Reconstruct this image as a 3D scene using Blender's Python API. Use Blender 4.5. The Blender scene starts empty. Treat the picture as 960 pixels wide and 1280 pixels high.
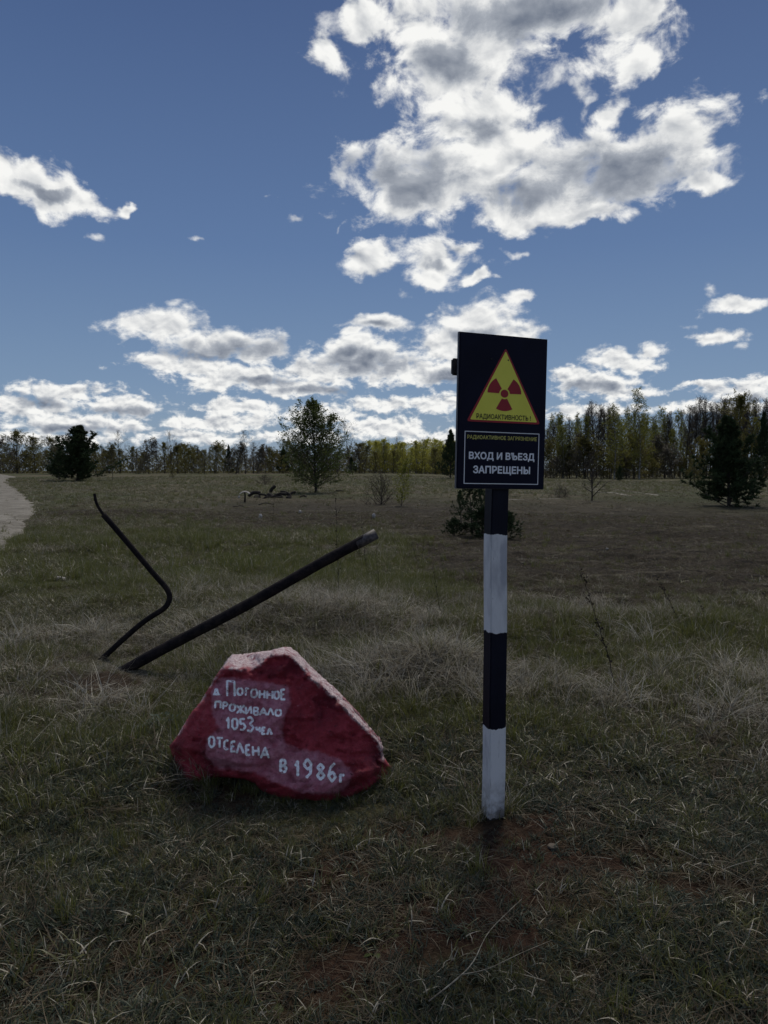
import bpy, bmesh, math, random
import numpy as np
from mathutils import Vector, Matrix, Euler
from mathutils.bvhtree import BVHTree
from mathutils.geometry import delaunay_2d_cdt
R = math.radians
S = bpy.context.scene
COL = S.collection

# ------------------------------------------------------------------ camera
FPX, CAMZ, PITCH = 890.0, 1.55, 3.34      # focal length for a 960 px wide frame, eye height, degrees below level
cam_d = bpy.data.cameras.new('camera')
cam_d.sensor_fit = 'HORIZONTAL'; cam_d.sensor_width = 36.0
cam_d.lens = 36.0 * FPX / 960.0
cam_d.clip_start = 0.05; cam_d.clip_end = 9000
cam = bpy.data.objects.new('camera', cam_d); COL.objects.link(cam)
cam.location = (0, 0, CAMZ); cam.rotation_euler = (R(90 - PITCH), 0, 0)
S.camera = cam

# ------------------------------------------------------------------ sky
SUN_EL, SUN_AZ = 54.0, 14.0               # degrees above the horizon, degrees right of the view direction
W = bpy.data.worlds.new('World'); S.world = W; W.use_nodes = True
nt = W.node_tree; nt.nodes.clear()
def N(t, **k):
    n = nt.nodes.new(t)
    for a, b in k.items(): setattr(n, a, b)
    return n
def L(a, b): nt.links.new(a, b)
def M(op, a, b=None, c=None, clamp=False):
    n = N('ShaderNodeMath', operation=op, use_clamp=clamp)
    for i, v in enumerate((a, b, c)):
        if v is None: continue
        if isinstance(v, (int, float)): n.inputs[i].default_value = v
        else: L(v, n.inputs[i])
    return n.outputs[0]
def MR(v, a, b, c=0.0, d=1.0, smooth=True):
    n = N('ShaderNodeMapRange', interpolation_type='SMOOTHSTEP' if smooth else 'LINEAR')
    L(v, n.inputs[0])
    for i, x in zip((1, 2, 3, 4), (a, b, c, d)): n.inputs[i].default_value = x
    return n.outputs[0]
def MIXC(f, a, b):
    n = N('ShaderNodeMix', data_type='RGBA')
    if isinstance(f, (int, float)): n.inputs[0].default_value = f
    else: L(f, n.inputs[0])
    for i, v in ((6, a), (7, b)):
        if isinstance(v, tuple): n.inputs[i].default_value = (*v, 1)
        else: L(v, n.inputs[i])
    return n.outputs[2]
def NOISE(vec, scale, detail=8, rough=0.55, dist=0.0, lac=2.0):
    n = N('ShaderNodeTexNoise'); n.noise_dimensions = '3D'
    L(vec, n.inputs['Vector']); n.inputs['Scale'].default_value = scale
    n.inputs['Detail'].default_value = detail; n.inputs['Roughness'].default_value = rough
    n.inputs['Distortion'].default_value = dist; n.inputs['Lacunarity'].default_value = lac
    return n.outputs['Fac']
def VM(op, a, b, c=None):
    n = N('ShaderNodeVectorMath', operation=op)
    for i, v in enumerate((a, b, c)):
        if v is None: continue
        if isinstance(v, tuple): n.inputs[i].default_value = v
        else: L(v, n.inputs[i])
    return n
tc = N('ShaderNodeTexCoord'); sep = N('ShaderNodeSeparateXYZ'); L(tc.outputs['Generated'], sep.inputs[0])
az = M('ARCTAN2', sep.outputs[0], sep.outputs[1]); el = M('ARCSINE', sep.outputs[2])
comb = N('ShaderNodeCombineXYZ'); L(az, comb.inputs[0]); L(el, comb.inputs[1]); P = comb.outputs[0]
DEG = 180 / math.pi
# cumulus clouds: (azimuth, elevation, half width, half height) in degrees
WS = [(-14.5, 17.3, 1.2, 0.3), (-6.8, 19.1, 0.9, 0.4), (-4.7, 19.5, 1.0, 0.5), (-3.5, 18.6, 0.6, 0.6), (-19.4, 19.0, 1.5, 0.6), (-21.7, 17.1, 0.7, 0.3), (3.5, 12.4, 1.0, 0.4), (23.9, 12.7, 0.8, 0.5), (26.4, 9.1, 0.7, 0.6), (10.0, 17.0, 1.2, 0.3), (-9.0, 20.5, 0.5, 0.5), (15.2, 26.1, 0.8, 1.6), (13.4, 27.5, 1.6, 0.9), (-16.3, 12.4, 1.2, 0.4), (1.6, 13.8, 0.9, 0.3), (22.8, 10.6, 1.2, 0.3), (19.1, 30.1, 2.9, 2.0), (-3.1, 29.7, 2.5, 3.0), (24.7, 21.5, 2.3, 2.6), (-11.4, 4.3, 12.5, 1.4), (-24.1, 4.0, 7.0, 1.3)]
CL = [(9.8, 31.6, 9.8, 2.3), (9.8, 33.7, 11.0, 3.0), (5.0, 28.3, 4.7, 3.9), (7.5, 25.3, 4.6, 3.5), (9.9, 23.7, 3.4, 2.7), (3.1, 30.2, 3.4, 2.4), (7.4, 29.5, 4.3, 2.1), (-1.5, 31.5, 1.7, 1.9), (-4.2, 29.0, 1.9, 1.1), (18.0, 29.2, 3.5, 2.3), (18.7, 27.3, 1.5, 1.4), (13.4, 31.2, 5.4, 1.8), (1.3, 21.5, 4.9, 2.8), (5.0, 21.1, 3.8, 2.5), (7.5, 22.3, 3.1, 3.0), (13.6, 21.3, 5.6, 2.6), (18.2, 21.7, 5.0, 2.5), (22.5, 22.3, 3.0, 2.7), (23.4, 19.7, 2.3, 0.9), (11.2, 19.3, 4.9, 1.2), (15.9, 18.8, 3.6, 0.9), (17.5, 24.9, 1.2, 0.9), (-25.5, 19.2, 3.4, 1.2), (-22.6, 18.9, 2.2, 0.8), (-27.7, 20.0, 1.7, 1.1), (-19.5, 19.0, 0.9, 0.4), (-1.1, 15.9, 2.3, 1.1), (4.4, 16.1, 3.1, 1.7), (6.0, 17.3, 1.6, 0.7), (4.1, 14.7, 2.0, 0.7), (7.4, 14.9, 1.1, 0.5), (10.5, 13.3, 1.2, 0.7), (-0.4, 11.5, 2.7, 0.9), (-2.5, 10.8, 1.1, 0.5), (6.9, 11.7, 3.2, 1.6), (5.1, 9.9, 3.2, 1.6), (9.1, 10.1, 3.1, 1.4), (-17.2, 10.9, 3.8, 1.3), (-12.8, 10.0, 4.7, 1.3), (-10.0, 9.4, 2.2, 1.2), (-19.2, 11.0, 1.4, 0.6), (-15.2, 8.1, 4.6, 0.8), (-11.3, 7.2, 5.3, 1.1), (-7.3, 6.3, 3.5, 0.8), (-1.9, 8.6, 5.1, 1.8), (-2.5, 9.6, 2.7, 1.1), (2.9, 7.8, 3.8, 1.1), (-5.4, 7.6, 3.2, 1.1), (-24.1, 5.8, 3.8, 0.8), (-20.2, 4.9, 3.0, 0.9), (-26.9, 4.4, 3.4, 1.0), (-23.3, 3.4, 5.6, 0.8), (-25.2, 2.3, 5.2, 0.5), (-11.4, 4.9, 3.8, 0.7), (-12.9, 3.8, 4.7, 0.7), (-4.8, 4.3, 4.1, 0.8), (-0.3, 5.2, 3.5, 0.8), (-14.4, 2.6, 4.3, 0.6), (-6.7, 2.7, 4.5, 0.6), (0.3, 3.4, 4.2, 0.8), (4.1, 5.3, 2.9, 0.8), (5.1, 2.6, 3.8, 0.6), (18.4, 8.4, 2.8, 1.0), (20.2, 9.2, 1.2, 0.8), (16.2, 6.6, 3.8, 1.0), (18.2, 5.8, 2.5, 0.7), (14.8, 7.2, 2.0, 0.6), (16.5, 4.4, 4.3, 0.6), (25.9, 11.8, 2.1, 0.6), (25.0, 9.8, 2.0, 0.5), (23.5, 6.2, 1.8, 0.3), (26.6, 5.6, 3.1, 0.9), (28.4, 6.1, 1.9, 0.8), (25.4, 4.7, 4.0, 0.5)]
GR = [(1.6, 21.7, 4.5, 1.6), (10.9, 20.8, 3.1, 1.3), (17.3, 21.3, 6.3, 1.8), (5.0, 28.7, 2.4, 1.4), (11.0, 31.3, 7.9, 1.4), (7.5, 24.6, 2.5, 0.9), (-11.9, 9.6, 4.4, 0.9), (-1.6, 8.4, 4.2, 0.9), (-14.3, 9.0, 3.1, 0.5), (-25.9, 5.0, 1.7, 0.5), (5.1, 7.4, 2.5, 0.6), (-3.2, 9.0, 1.6, 0.6), (15.9, 6.3, 2.5, 0.5), (-9.5, 6.8, 3.1, 0.4), (-20.2, 4.5, 2.4, 0.4), (7.0, 10.8, 1.9, 0.7), (4.1, 15.7, 1.6, 0.6), (-24.7, 19.1, 1.7, 0.3), (8.2, 9.2, 2.5, 0.6), (-0.6, 11.3, 1.4, 0.4), (26.6, 5.2, 2.0, 0.3), (-5.1, 6.2, 3.2, 0.3), (-23.0, 3.1, 3.5, 0.3)]
# domain warp so that the outlines are ragged
wn = N('ShaderNodeTexNoise'); L(P, wn.inputs['Vector']); wn.inputs['Scale'].default_value = 13; wn.inputs['Detail'].default_value = 5
wv = VM('SUBTRACT', wn.outputs['Color'], (0.5, 0.5, 0.5))
wamp = MR(el, 0.05, 0.35, 0.025, 0.085, False)
wvs = VM('SCALE', wv.outputs[0], None); L(wamp, wvs.inputs['Scale'])
PW = VM('ADD', P, wvs.outputs[0]).outputs[0]
def field(blobs, k, vec):
    acc = None
    for a, e, ra, re in blobs:
        ra, re = max(ra, .5) / DEG, max(re, .35) / DEG
        v = VM('MULTIPLY_ADD', vec, (1 / ra, 1 / re, 0), (-a / DEG / ra, -e / DEG / re, 0))
        ln = N('ShaderNodeVectorMath', operation='LENGTH'); L(v.outputs[0], ln.inputs[0])
        acc = ln.outputs['Value'] if acc is None else M('SMOOTH_MIN', acc, ln.outputs['Value'], k)
    return acc
FLD = field(CL, 0.25, PW); GRF = field(GR, 0.35, PW)
lowf = MR(el, 0.07, 0.30)
PS = VM('MULTIPLY', P, (1, 1.5, 1)).outputs[0]
up = VM('ADD', PS, (0.005, 0.015, 0)).outputs[0]; ups = VM('ADD', PS, (0.002, 0.006, 0)).outputs[0]
def mixf2(a, b): return MR(lowf, 0, 1, a, b, False)
def fbm(v): return NOISE(v, 15, 12, 0.62, 0.25), NOISE(v, 38, 11, 0.6, 0.2)
nh, nl = fbm(PS)
def mixf(a, b, f):
    n = N('ShaderNodeMix', data_type='FLOAT'); L(f, n.inputs[0]); L(a, n.inputs[2]); L(b, n.inputs[3]); return n.outputs[0]
n0 = mixf(nl, nh, lowf)
n1 = mixf(NOISE(ups, 38, 5, 0.5, 0.2), NOISE(up, 15, 5, 0.5, 0.25), lowf)
n0s = mixf(NOISE(PS, 38, 5, 0.5, 0.2), NOISE(PS, 15, 5, 0.5, 0.25), lowf)
# the same kind of broken cumulus goes on all round, outside the part of the sky in view
D3 = tc.outputs['Generated']
gen = NOISE(D3, 3.0, 9, 0.58)
aabs = M('ABSOLUTE', az)
outm = M('MAXIMUM', MR(aabs, R(31), R(40)), MR(el, R(35), R(44)))
gen_d = M('MULTIPLY', M('SUBTRACT', gen, 0.52), 4.0)
front_d = M('ADD', M('MULTIPLY', M('SUBTRACT', 1.12, FLD), 1.2), M('MULTIPLY', M('SUBTRACT', n0, 0.52), 3.6))
dens = mixf(front_d, gen_d, outm)
wisp = M('ADD', M('MULTIPLY', M('SUBTRACT', 1.0, field(WS, 0.2, PW)), 1.0), M('MULTIPLY', M('SUBTRACT', n0, 0.55), 4.5))
wisp = M('MULTIPLY', M('MULTIPLY', MR(wisp, 0.0, 1.1), 0.75), M('SUBTRACT', 1.0, outm))
alpha = M('MAXIMUM', MR(dens, -0.16, 0.62), wisp)
# light: thin rims glow, thick middles and bases are grey
emb = M('MULTIPLY', M('SUBTRACT', n0s, n1), mixf2(1.9, 1.7))
thick = MR(dens, 0.35, 1.5)
grey = M('MAXIMUM', M('MULTIPLY', thick, 0.22), M('MULTIPLY', MR(M('ADD', GRF, M('MULTIPLY', M('SUBTRACT', 0.52, n0), 3.4)), 1.45, 0.1), 0.95))
grey = mixf(grey, M('MULTIPLY', MR(gen_d, 0.1, 0.9), 0.8), outm)
emb = M('MULTIPLY', emb, M('SUBTRACT', 1.0, M('MULTIPLY', grey, 0.35)))
lum = M('ADD', M('SUBTRACT', 0.87, M('MULTIPLY', grey, 0.62)), emb)
lum = M('MINIMUM', M('MAXIMUM', lum, 0.19), 0.92)
lumc = MR(lum, 0.19, 0.92, 0, 1, False)
cr = N('ShaderNodeValToRGB'); L(lumc, cr.inputs[0])
e = cr.color_ramp.elements; e[0].color = (0.17, 0.20, 0.26, 1); e[1].color = (0.93, 0.93, 0.91, 1)
m_ = e.new(0.45); m_.color = (0.40, 0.43, 0.48, 1)
sky = N('ShaderNodeTexSky'); sky.sky_type = 'NISHITA'; sky.sun_disc = False
sky.sun_elevation = R(SUN_EL); sky.sun_rotation = R(SUN_AZ)
sky.air_density = 1.0; sky.dust_density = 0.4; sky.ozone_density = 2.0; sky.altitude = 150
SKY_K = 0.05
# cloud colours are given as seen; divide by the background strength they are multiplied with
cs = VM('SCALE', cr.outputs[0], None); cs.inputs['Scale'].default_value = 1 / SKY_K
gr_ = N('ShaderNodeValToRGB'); L(MR(el, 0.0, R(60), 0, 1, False), gr_.inputs[0])
ge = gr_.color_ramp.elements
for k_, (pos, c_) in enumerate(((0, (.25, .34, .46)), (.10, (.185, .285, .450)), (.28, (.108, .188, .368)), (.55, (.054, .102, .245)), (1, (.045, .085, .21)))):
    x_ = ge[k_] if k_ < 2 else ge.new(pos)
    x_.position = pos; x_.color = (*c_, 1)
gs = VM('SCALE', gr_.outputs[0], None); gs.inputs['Scale'].default_value = 1 / SKY_K
blue = MIXC(0.8, sky.outputs[0], gs.outputs[0])
hs = N('ShaderNodeHueSaturation'); hs.inputs['Saturation'].default_value = 1.0; hs.inputs['Value'].default_value = 1.0; L(blue, hs.inputs['Color'])
col = MIXC(alpha, hs.outputs[0], cs.outputs[0])
bg = N('ShaderNodeBackground'); bg.inputs['Strength'].default_value = SKY_K; L(col, bg.inputs['Color'])
wo = N('ShaderNodeOutputWorld'); L(bg.outputs[0], wo.inputs[0])
W.cycles.sampling_method = 'MANUAL'; W.cycles.sample_map_resolution = 512

# ------------------------------------------------------------------ sun (behind the cloud: weak and wide)
sun_d = bpy.data.lights.new('sun', 'SUN'); sun_d.energy = 2.1; sun_d.angle = R(16); sun_d.color = (1.0, 0.93, 0.80)
sun = bpy.data.objects.new('sun', sun_d); COL.objects.link(sun)
sd = Vector((math.sin(R(SUN_AZ)) * math.cos(R(SUN_EL)), math.cos(R(SUN_AZ)) * math.cos(R(SUN_EL)), math.sin(R(SUN_EL))))
sun.rotation_euler = sd.to_track_quat('Z', 'Y').to_euler(); sun.location = (3, 8, 12)
vs = S.view_settings; vs.view_transform = 'Standard'; vs.look = 'None'; vs.exposure = 0.0; vs.gamma = 1.0

# ------------------------------------------------------------------ helpers
rs = np.random.RandomState(7)
TBL = rs.rand(256, 256)
def vnoise(x, y):
    x = np.asarray(x, float); y = np.asarray(y, float)
    xi = np.floor(x).astype(int); yi = np.floor(y).astype(int); fx = x - xi; fy = y - yi
    fx = fx * fx * (3 - 2 * fx); fy = fy * fy * (3 - 2 * fy)
    a = TBL[xi & 255, yi & 255]; b = TBL[(xi + 1) & 255, yi & 255]; c = TBL[xi & 255, (yi + 1) & 255]; d = TBL[(xi + 1) & 255, (yi + 1) & 255]
    return (a * (1 - fx) + b * fx) * (1 - fy) + (c * (1 - fx) + d * fx) * fy
def fb(x, y, s, o=4, seed=0):
    r = 0; a = 1; t = 0
    for k in range(o):
        r = r + a * vnoise(x * s + 17.3 * seed + 5.1 * k, y * s - 9.7 * seed + 3.3 * k); t += a; a *= .5; s *= 2.03
    return r / t - 0.5
def ss(x, a, b):
    t = np.clip((np.asarray(x, float) - a) / (b - a), 0, 1); return t * t * (3 - 2 * t)
def gauss(x, y, cx, cy, sx, sy): return np.exp(-((x - cx) / sx) ** 2 - ((y - cy) / sy) ** 2)
def bank_y(x): return 8.6 - 0.62 * np.clip(x, -2, 8) + 0.5 * fb(x, x * 0, .7, 2, 3)      # where the grassy bank ends, right of the post
def HT(x, y):
    x = np.asarray(x, float); y = np.asarray(y, float)
    r = np.hypot(x, y)
    h = -0.35 * ss(y, 8.0, 17.0)
    near = 1 - ss(r, 18, 60)
    calm = 1 - 0.85 * gauss(x, y, -.45, 3.4, .9, .8)
    h = h + near * calm * (0.16 * fb(x, y, .55, 3, 1) + 0.05 * fb(x, y, 2.6, 3, 2)) + 0.25 * ss(r, 20, 60) * fb(x, y, .05, 3, 5)*(1-ss(r,90,140))
    h = h + 0.22 * gauss(x, y, -1.0, 6.9, 1.1, .55) + 0.20 * gauss(x, y, .28, 5.15, .6, .38) + .12 * gauss(x, y, 2.3, 6.9, 1.5, .6) + .08 * gauss(x, y, -1.9, 5.3, .5, .3)
    soil = SOIL(x, y)
    h = h + soil * near * (0.20 * fb(x, y * 1.5, .9, 3, 9) + .10 * fb(x, y * 2.2, 2.6, 3, 11))
    h = h + 0.22 * gauss(x, y, -11.5, 30, 4, 2.2)
    h = h + 1.15 * ss(y, 70, 165) * (1 - ss(x, 0, 45)) * (1 - ss(r, 900, 1500)) + .14 * gauss(x, y, 7, 15, 5, 1.6) + .16 * gauss(x, y, -4, 17, 6, 2) + .12 * gauss(x, y, 9, 24, 8, 2.5)
    return h
def SOIL(x, y):
    "the dark dug field beyond the grassy bank, right of the post, and the bare strip across the middle"
    n = fb(x, y, .35, 4, 21); n2 = fb(x, y, .09, 3, 22)
    a = ss(y - bank_y(x) - 3.2 * n - 1.2 * fb(x, y, 1.3, 3, 24), .0, 2.2) * ss(x + .05 * y + 3 * n, .4, 2.0) * (1 - ss(y, 38, 60))
    b = ss(y + 10 * n2, 20, 25) * (1 - ss(y + 20 * n2, 44, 66)) * ss(x + .25 * y + 6 * n, -3, 3) * .9
    c = gauss(x, y, -10.5, 31, 5.5, 4.0) * 1.1
    return np.clip(np.maximum(np.maximum(a, b), c), 0, 1)
def DRYM(x, y):
    "matted straw"
    n = fb(x, y, .6, 4, 31)
    d = .55 * ss(n, .0, .2)
    d = d + 1.0 * gauss(x, y, .25, 5.1, .8, .5) + .9 * gauss(x, y, -.7, 6.6, 1.3, .7) + .9 * gauss(x, y, 2.2, 7.2, 1.5, .45) + .8 * gauss(x, y, 2.9, 5.6, 1.0, .5) + .9 * gauss(x, y, -1.9, 4.9, .55, .45) + .6 * gauss(x, y, -2.6, 5.8, 1.1, .8) + .7 * gauss(x, y, 1.2, 5.0, .7, .4)
    return np.clip(d, 0, 1)
def GREENM(x, y):
    n = fb(x, y, .5, 3, 41)
    d = .35 * ss(n, -.1, .2) + 1.0 * gauss(x, y, 1.7, 5.7, .8, .55) + .9 * gauss(x, y, -1.25, 4.7, .5, .5) + .9 * np.exp(-((y - bank_y(x) + .5) / .8) ** 2) * ss(x, .3, 1.2) + .9 * ss(y, 8, 11) * (1 - ss(y, 19, 26)) * ss(n, -.25, .05) + .8 * gauss(x, y, 0, 6.0, .5, .3) + .7 * gauss(x, y, 3.6, 7.2, 1.5, .5) + .5 * gauss(x, y, -.2, 4.4, .8, .4)
    return np.clip(d, 0, 1)
def BARE(x, y):
    "patches of reddish brown earth in the foreground"
    n = fb(x, y, 1.7, 4, 51)
    d = ss(n, .06, .2) * .8 + gauss(x, y, .75, 3.05, .4, .22) + gauss(x, y, .45, 2.5, .3, .2) + .9 * gauss(x, y, 1.15, 2.55, .35, .15) + gauss(x, y, -.25, 2.65, .3, .15) + gauss(x, y, .1, 2.95, .35, .12) + .7 * gauss(x, y, .1, 2.2, .3, .15)
    return np.clip(d, 0, 1) * (1 - ss(y, 5, 8))
def hz(x, y): return float(HT(x, y))
cp_, sp_ = math.cos(R(PITCH)), math.sin(R(PITCH))
def ray(px, py):
    a = (px - 480) / FPX; b = (640 - py) / FPX
    return Vector((a, cp_ + b * sp_, b * cp_ - sp_))
def at(px, py, Y):
    d = ray(px, py); return Vector((0, 0, CAMZ)) + d * (Y / d.y)
GT = np.geomspace(.8, 900, 2600)
def gp(px, py):
    d = ray(px, py); t = GT; x, y = d.x * t, d.y * t; hh = HT(x, y); k = np.nonzero(CAMZ + d.z * t < hh)[0]
    if len(k): k = k[0]; return Vector((x[k], y[k], hh[k]))
    return Vector((d.x * 300, d.y * 300, -.35))
def tag(o, label=None, cat=None, group=None, kind=None):
    for k, v in (('label', label), ('category', cat), ('group', group), ('kind', kind)):
        if v: o[k] = v
    return o
def link(name, data, parent=None, loc=None):
    o = bpy.data.objects.new(name, data); COL.objects.link(o)
    if parent: o.parent = parent
    if loc is not None: o.location = loc
    return o
def mesh(name, v, f, mats, smooth=True, mi=None):
    me = bpy.data.meshes.new(name)
    v = np.asarray(v, dtype=np.float32)
    if isinstance(f, np.ndarray):
        me.vertices.add(len(v)); me.vertices.foreach_set('co', v.ravel())
        k = f.shape[1]; n = len(f)
        me.loops.add(n * k); me.loops.foreach_set('vertex_index', f.ravel().astype(np.int32))
        me.polygons.add(n); me.polygons.foreach_set('loop_start', np.arange(0, n * k, k, dtype=np.int32))
        me.update(calc_edges=True); me.validate()
    else:
        me.from_pydata([tuple(map(float, a)) for a in v], [], f)
    for m in (mats if isinstance(mats, (list, tuple)) else [mats]): me.materials.append(m)
    if mi is not None: me.polygons.foreach_set('material_index', np.asarray(mi, dtype=np.int32))
    if smooth: me.polygons.foreach_set('use_smooth', np.ones(len(me.polygons), dtype=bool))
    me.update()
    return me
def fattr(me, name, arr):
    a = me.attributes.new(name, 'FLOAT', 'POINT'); a.data.foreach_set('value', np.asarray(arr, dtype=np.float32))

# ------------------------------------------------------------------ materials
def material(name, rough=.8, spec=.3):
    global nt
    m = bpy.data.materials.new(name); m.use_nodes = True; nt = m.node_tree; nt.nodes.clear()
    b = N('ShaderNodeBsdfPrincipled'); o = N('ShaderNodeOutputMaterial'); L(b.outputs[0], o.inputs[0])
    b.inputs['Roughness'].default_value = rough; b.inputs['Specular IOR Level'].default_value = spec
    return m, b, o
def ATTR(n): x = N('ShaderNodeAttribute'); x.attribute_name = n; return x.outputs['Fac']
def bump(b, h, strength, dist):
    n = N('ShaderNodeBump'); n.inputs['Strength'].default_value = strength; n.inputs['Distance'].default_value = dist
    L(h, n.inputs['Height']); L(n.outputs[0], b.inputs['Normal'])
def simple(name, c1, c2, scale=8, rough=.8, spec=.3, bd=.003, bs=.5, det=6, metal=0):
    m, b, o = material(name, rough, spec)
    t = N('ShaderNodeTexCoord').outputs['Object']
    n = NOISE(t, scale, det, .6)
    L(MIXC(MR(n, .35, .65), c1, c2), b.inputs['Base Color']); bump(b, NOISE(t, scale * 3, 5, .6), bs, bd)
    b.inputs['Metallic'].default_value = metal
    return m
def leafy(name, c1, c2, trans=.35, rough=.6, spec=.25):
    "leaf, blade or needle: differs from one instance to the next and lets some light through"
    m, b, o = material(name, rough, spec)
    oi = N('ShaderNodeObjectInfo'); g = N('ShaderNodeNewGeometry')
    n = NOISE(g.outputs['Position'], 1.3, 4, .6)
    f = M('ADD', M('MULTIPLY', oi.outputs['Random'], .5), M('MULTIPLY', MR(n, .3, .7), .5))
    f = M('ADD', M('MULTIPLY', f, .65), M('MULTIPLY', g.outputs['Random Per Island'], .35))
    c = MIXC(f, c1, c2); L(c, b.inputs['Base Color'])
    tr = N('ShaderNodeBsdfTranslucent'); L(c, tr.inputs['Color'])
    mx = N('ShaderNodeMixShader'); mx.inputs[0].default_value = trans
    L(b.outputs[0], mx.inputs[1]); L(tr.outputs[0], mx.inputs[2]); L(mx.outputs[0], o.inputs[0])
    return m
def emat_ground():
    m, b, o = material('ground_soil_and_turf', .95, .1)
    g = N('ShaderNodeNewGeometry').outputs['Position']
    dry, green, soil, bare, far = ATTR('dry'), ATTR('green'), ATTR('soil'), ATTR('bare'), ATTR('far')
    n1 = NOISE(g, 2.2, 8, .65); n2 = NOISE(g, 22, 6, .65); n3 = NOISE(g, 90, 4, .6)
    sx = VM('MULTIPLY', g, (1, .25, 1)).outputs[0]
    fib = NOISE(sx, 45, 5, .7, .8)
    turf = MIXC(MR(n2, .35, .65), (.030, .027, .015), (.070, .064, .032))
    turf = MIXC(MR(n3, .5, .72), turf, (.18, .155, .10))
    grn = MIXC(MR(n2, .3, .7), (.036, .044, .012), (.085, .092, .028))
    c = MIXC(M('MULTIPLY', green, MR(n1, .3, .6)), turf, grn)
    straw = MIXC(MR(fib, .35, .7), (.060, .052, .036), (.20, .185, .14))
    c = MIXC(M('MULTIPLY', dry, .9), c, straw)
    s1 = MIXC(MR(n2, .35, .7), (.016, .013, .010), (.080, .066, .048))
    s1 = MIXC(MR(NOISE(VM('MULTIPLY', g, (.5, 1.6, 1)).outputs[0], 1.1, 7, .7), .5, .72), s1, (.13, .115, .082))
    c = MIXC(soil, c, s1)
    e1 = MIXC(MR(n2, .35, .7), (.028, .015, .010), (.062, .036, .024))
    c = MIXC(bare, c, e1)
    f1 = MIXC(MR(NOISE(VM('MULTIPLY', g, (.25, 1, 1)).outputs[0], .35, 8, .7), .35, .65), (.075, .070, .040), (.135, .115, .078))
    f1 = MIXC(MR(NOISE(g, .07, 5, .6), .42, .6), f1, (.060, .068, .030))
    c = MIXC(far, c, f1)
    c = MIXC(M('MULTIPLY', soil, MR(NOISE(VM('MULTIPLY', g, (.6, 1.5, 1)).outputs[0], 4.5, 7, .75), .5, .62)), c, (.012, .010, .008))
    L(c, b.inputs['Base Color'])
    bump(b, M('ADD', n2, M('MULTIPLY', n3, .4)), .9, .05)
    return m
M_GROUND = emat_ground()
def emat_sand():
    m, b, o = material('sand_track', .9, .15)
    g = N('ShaderNodeNewGeometry').outputs['Position']
    n = NOISE(g, 1.2, 8, .65); n2 = NOISE(g, 14, 6, .6)
    c = MIXC(MR(n, .35, .65), (.16, .145, .12), (.27, .25, .215)); c = MIXC(MR(n2, .5, .7), c, (.085, .078, .05))
    L(c, b.inputs['Base Color']); bump(b, n2, .6, .03); return m
M_SAND = emat_sand()

# ------------------------------------------------------------------ the ground: one sheet to the horizon
rad = np.concatenate([[0], np.geomspace(.7, 3.0, 40)[:-1], np.geomspace(3, 20, 210)[:-1], np.geomspace(20, 160, 120)[:-1], np.geomspace(160, 5000, 30)])
angf = np.linspace(-42, 42, 420); ango = np.linspace(42, 318, 70)[1:-1]
ang = np.radians(np.concatenate([angf, ango])); NA = len(ang); NR = len(rad)
rr, aa = np.meshgrid(rad, ang, indexing='ij')
GX, GY = rr * np.sin(aa), rr * np.cos(aa)
GZ = HT(GX, GY); GZ[0, :] = GZ[0, 0]
idx = np.arange(NR * NA).reshape(NR, NA)
q = np.stack([idx[:-1, :], np.roll(idx, -1, 1)[:-1, :], np.roll(idx, -1, 1)[1:, :], idx[1:, :]], -1).reshape(-1, 4)
gm = mesh('ground', np.stack([GX, GY, GZ], -1).reshape(-1, 3), q, M_GROUND)
gx, gy = GX.ravel(), GY.ravel(); gr = np.hypot(gx, gy)
if len(gm.vertices) == len(gx):
    for nm, fn in (('dry', DRYM), ('green', GREENM), ('soil', SOIL), ('bare', BARE)): fattr(gm, nm, fn(gx, gy) * (1 - ss(gr, 300, 400)))
    fattr(gm, 'far', ss(gr + 14 * fb(gx, gy, .05, 3, 61), 28, 62))
ground = tag(link('ground', gm), kind='structure')
gnd = gm

# sandy tracks: strips laid on the ground whose ragged edges dip just below it
def track(name, pts, wid, dens=.35, lift=.03, seed=0):
    pts = [Vector(p) for p in pts]; path = []
    for i in range(len(pts) - 1):
        p0 = pts[max(i - 1, 0)]; p1 = pts[i]; p2 = pts[i + 1]; p3 = pts[min(i + 2, len(pts) - 1)]
        n = max(2, int((p2 - p1).length / dens))
        for k in range(n):
            t = k / n
            path.append(.5 * ((2 * p1) + (p2 - p0) * t + (2 * p0 - 5 * p1 + 4 * p2 - p3) * t * t + (3 * p1 - p0 - 3 * p2 + p3) * t ** 3))
    path.append(pts[-1]); n = len(path); V = []; F = []; ZQ = []
    J = 15
    for i, p in enumerate(path):
        t = i / (n - 1); w = wid(t) if callable(wid) else wid
        d = (path[min(i + 1, n - 1)] - path[max(i - 1, 0)]); d.normalize(); nn = Vector((d.y, -d.x))
        for j in range(J):
            s = -1.15 + 2.3 * j / (J - 1)
            x = p.x + nn.x * s * w / 2; y = p.y + nn.y * s * w / 2
            e = 1 - abs(s) + .35 * float(fb(x, y, .9 / max(w, .8) * 3, 3, seed))
            dd = min(1, math.hypot(x, y) / 30)
            ZQ.append((x, y)); V.append((x, y, max(-.06, min(lift, e * .22)) * (.5 + dd)))
    za = HT(np.array([a[0] for a in ZQ]), np.array([a[1] for a in ZQ])); V = [(v[0], v[1], v[2] + float(za[i])) for i, v in enumerate(V)]
    for i in range(n - 1):
        for j in range(J - 1):
            a = i * J + j; F.append((a, a + 1, a + J + 1, a + J))
    return tag(link(name, mesh(name, V, F, M_SAND)), kind='structure')
ED = [(-60, 780), (-12, 735), (6, 702), (13, 676), (31, 652), (37, 636), (25, 620), (12, 607), (7, 602), (10, 598), (14, 595.5)]
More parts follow.
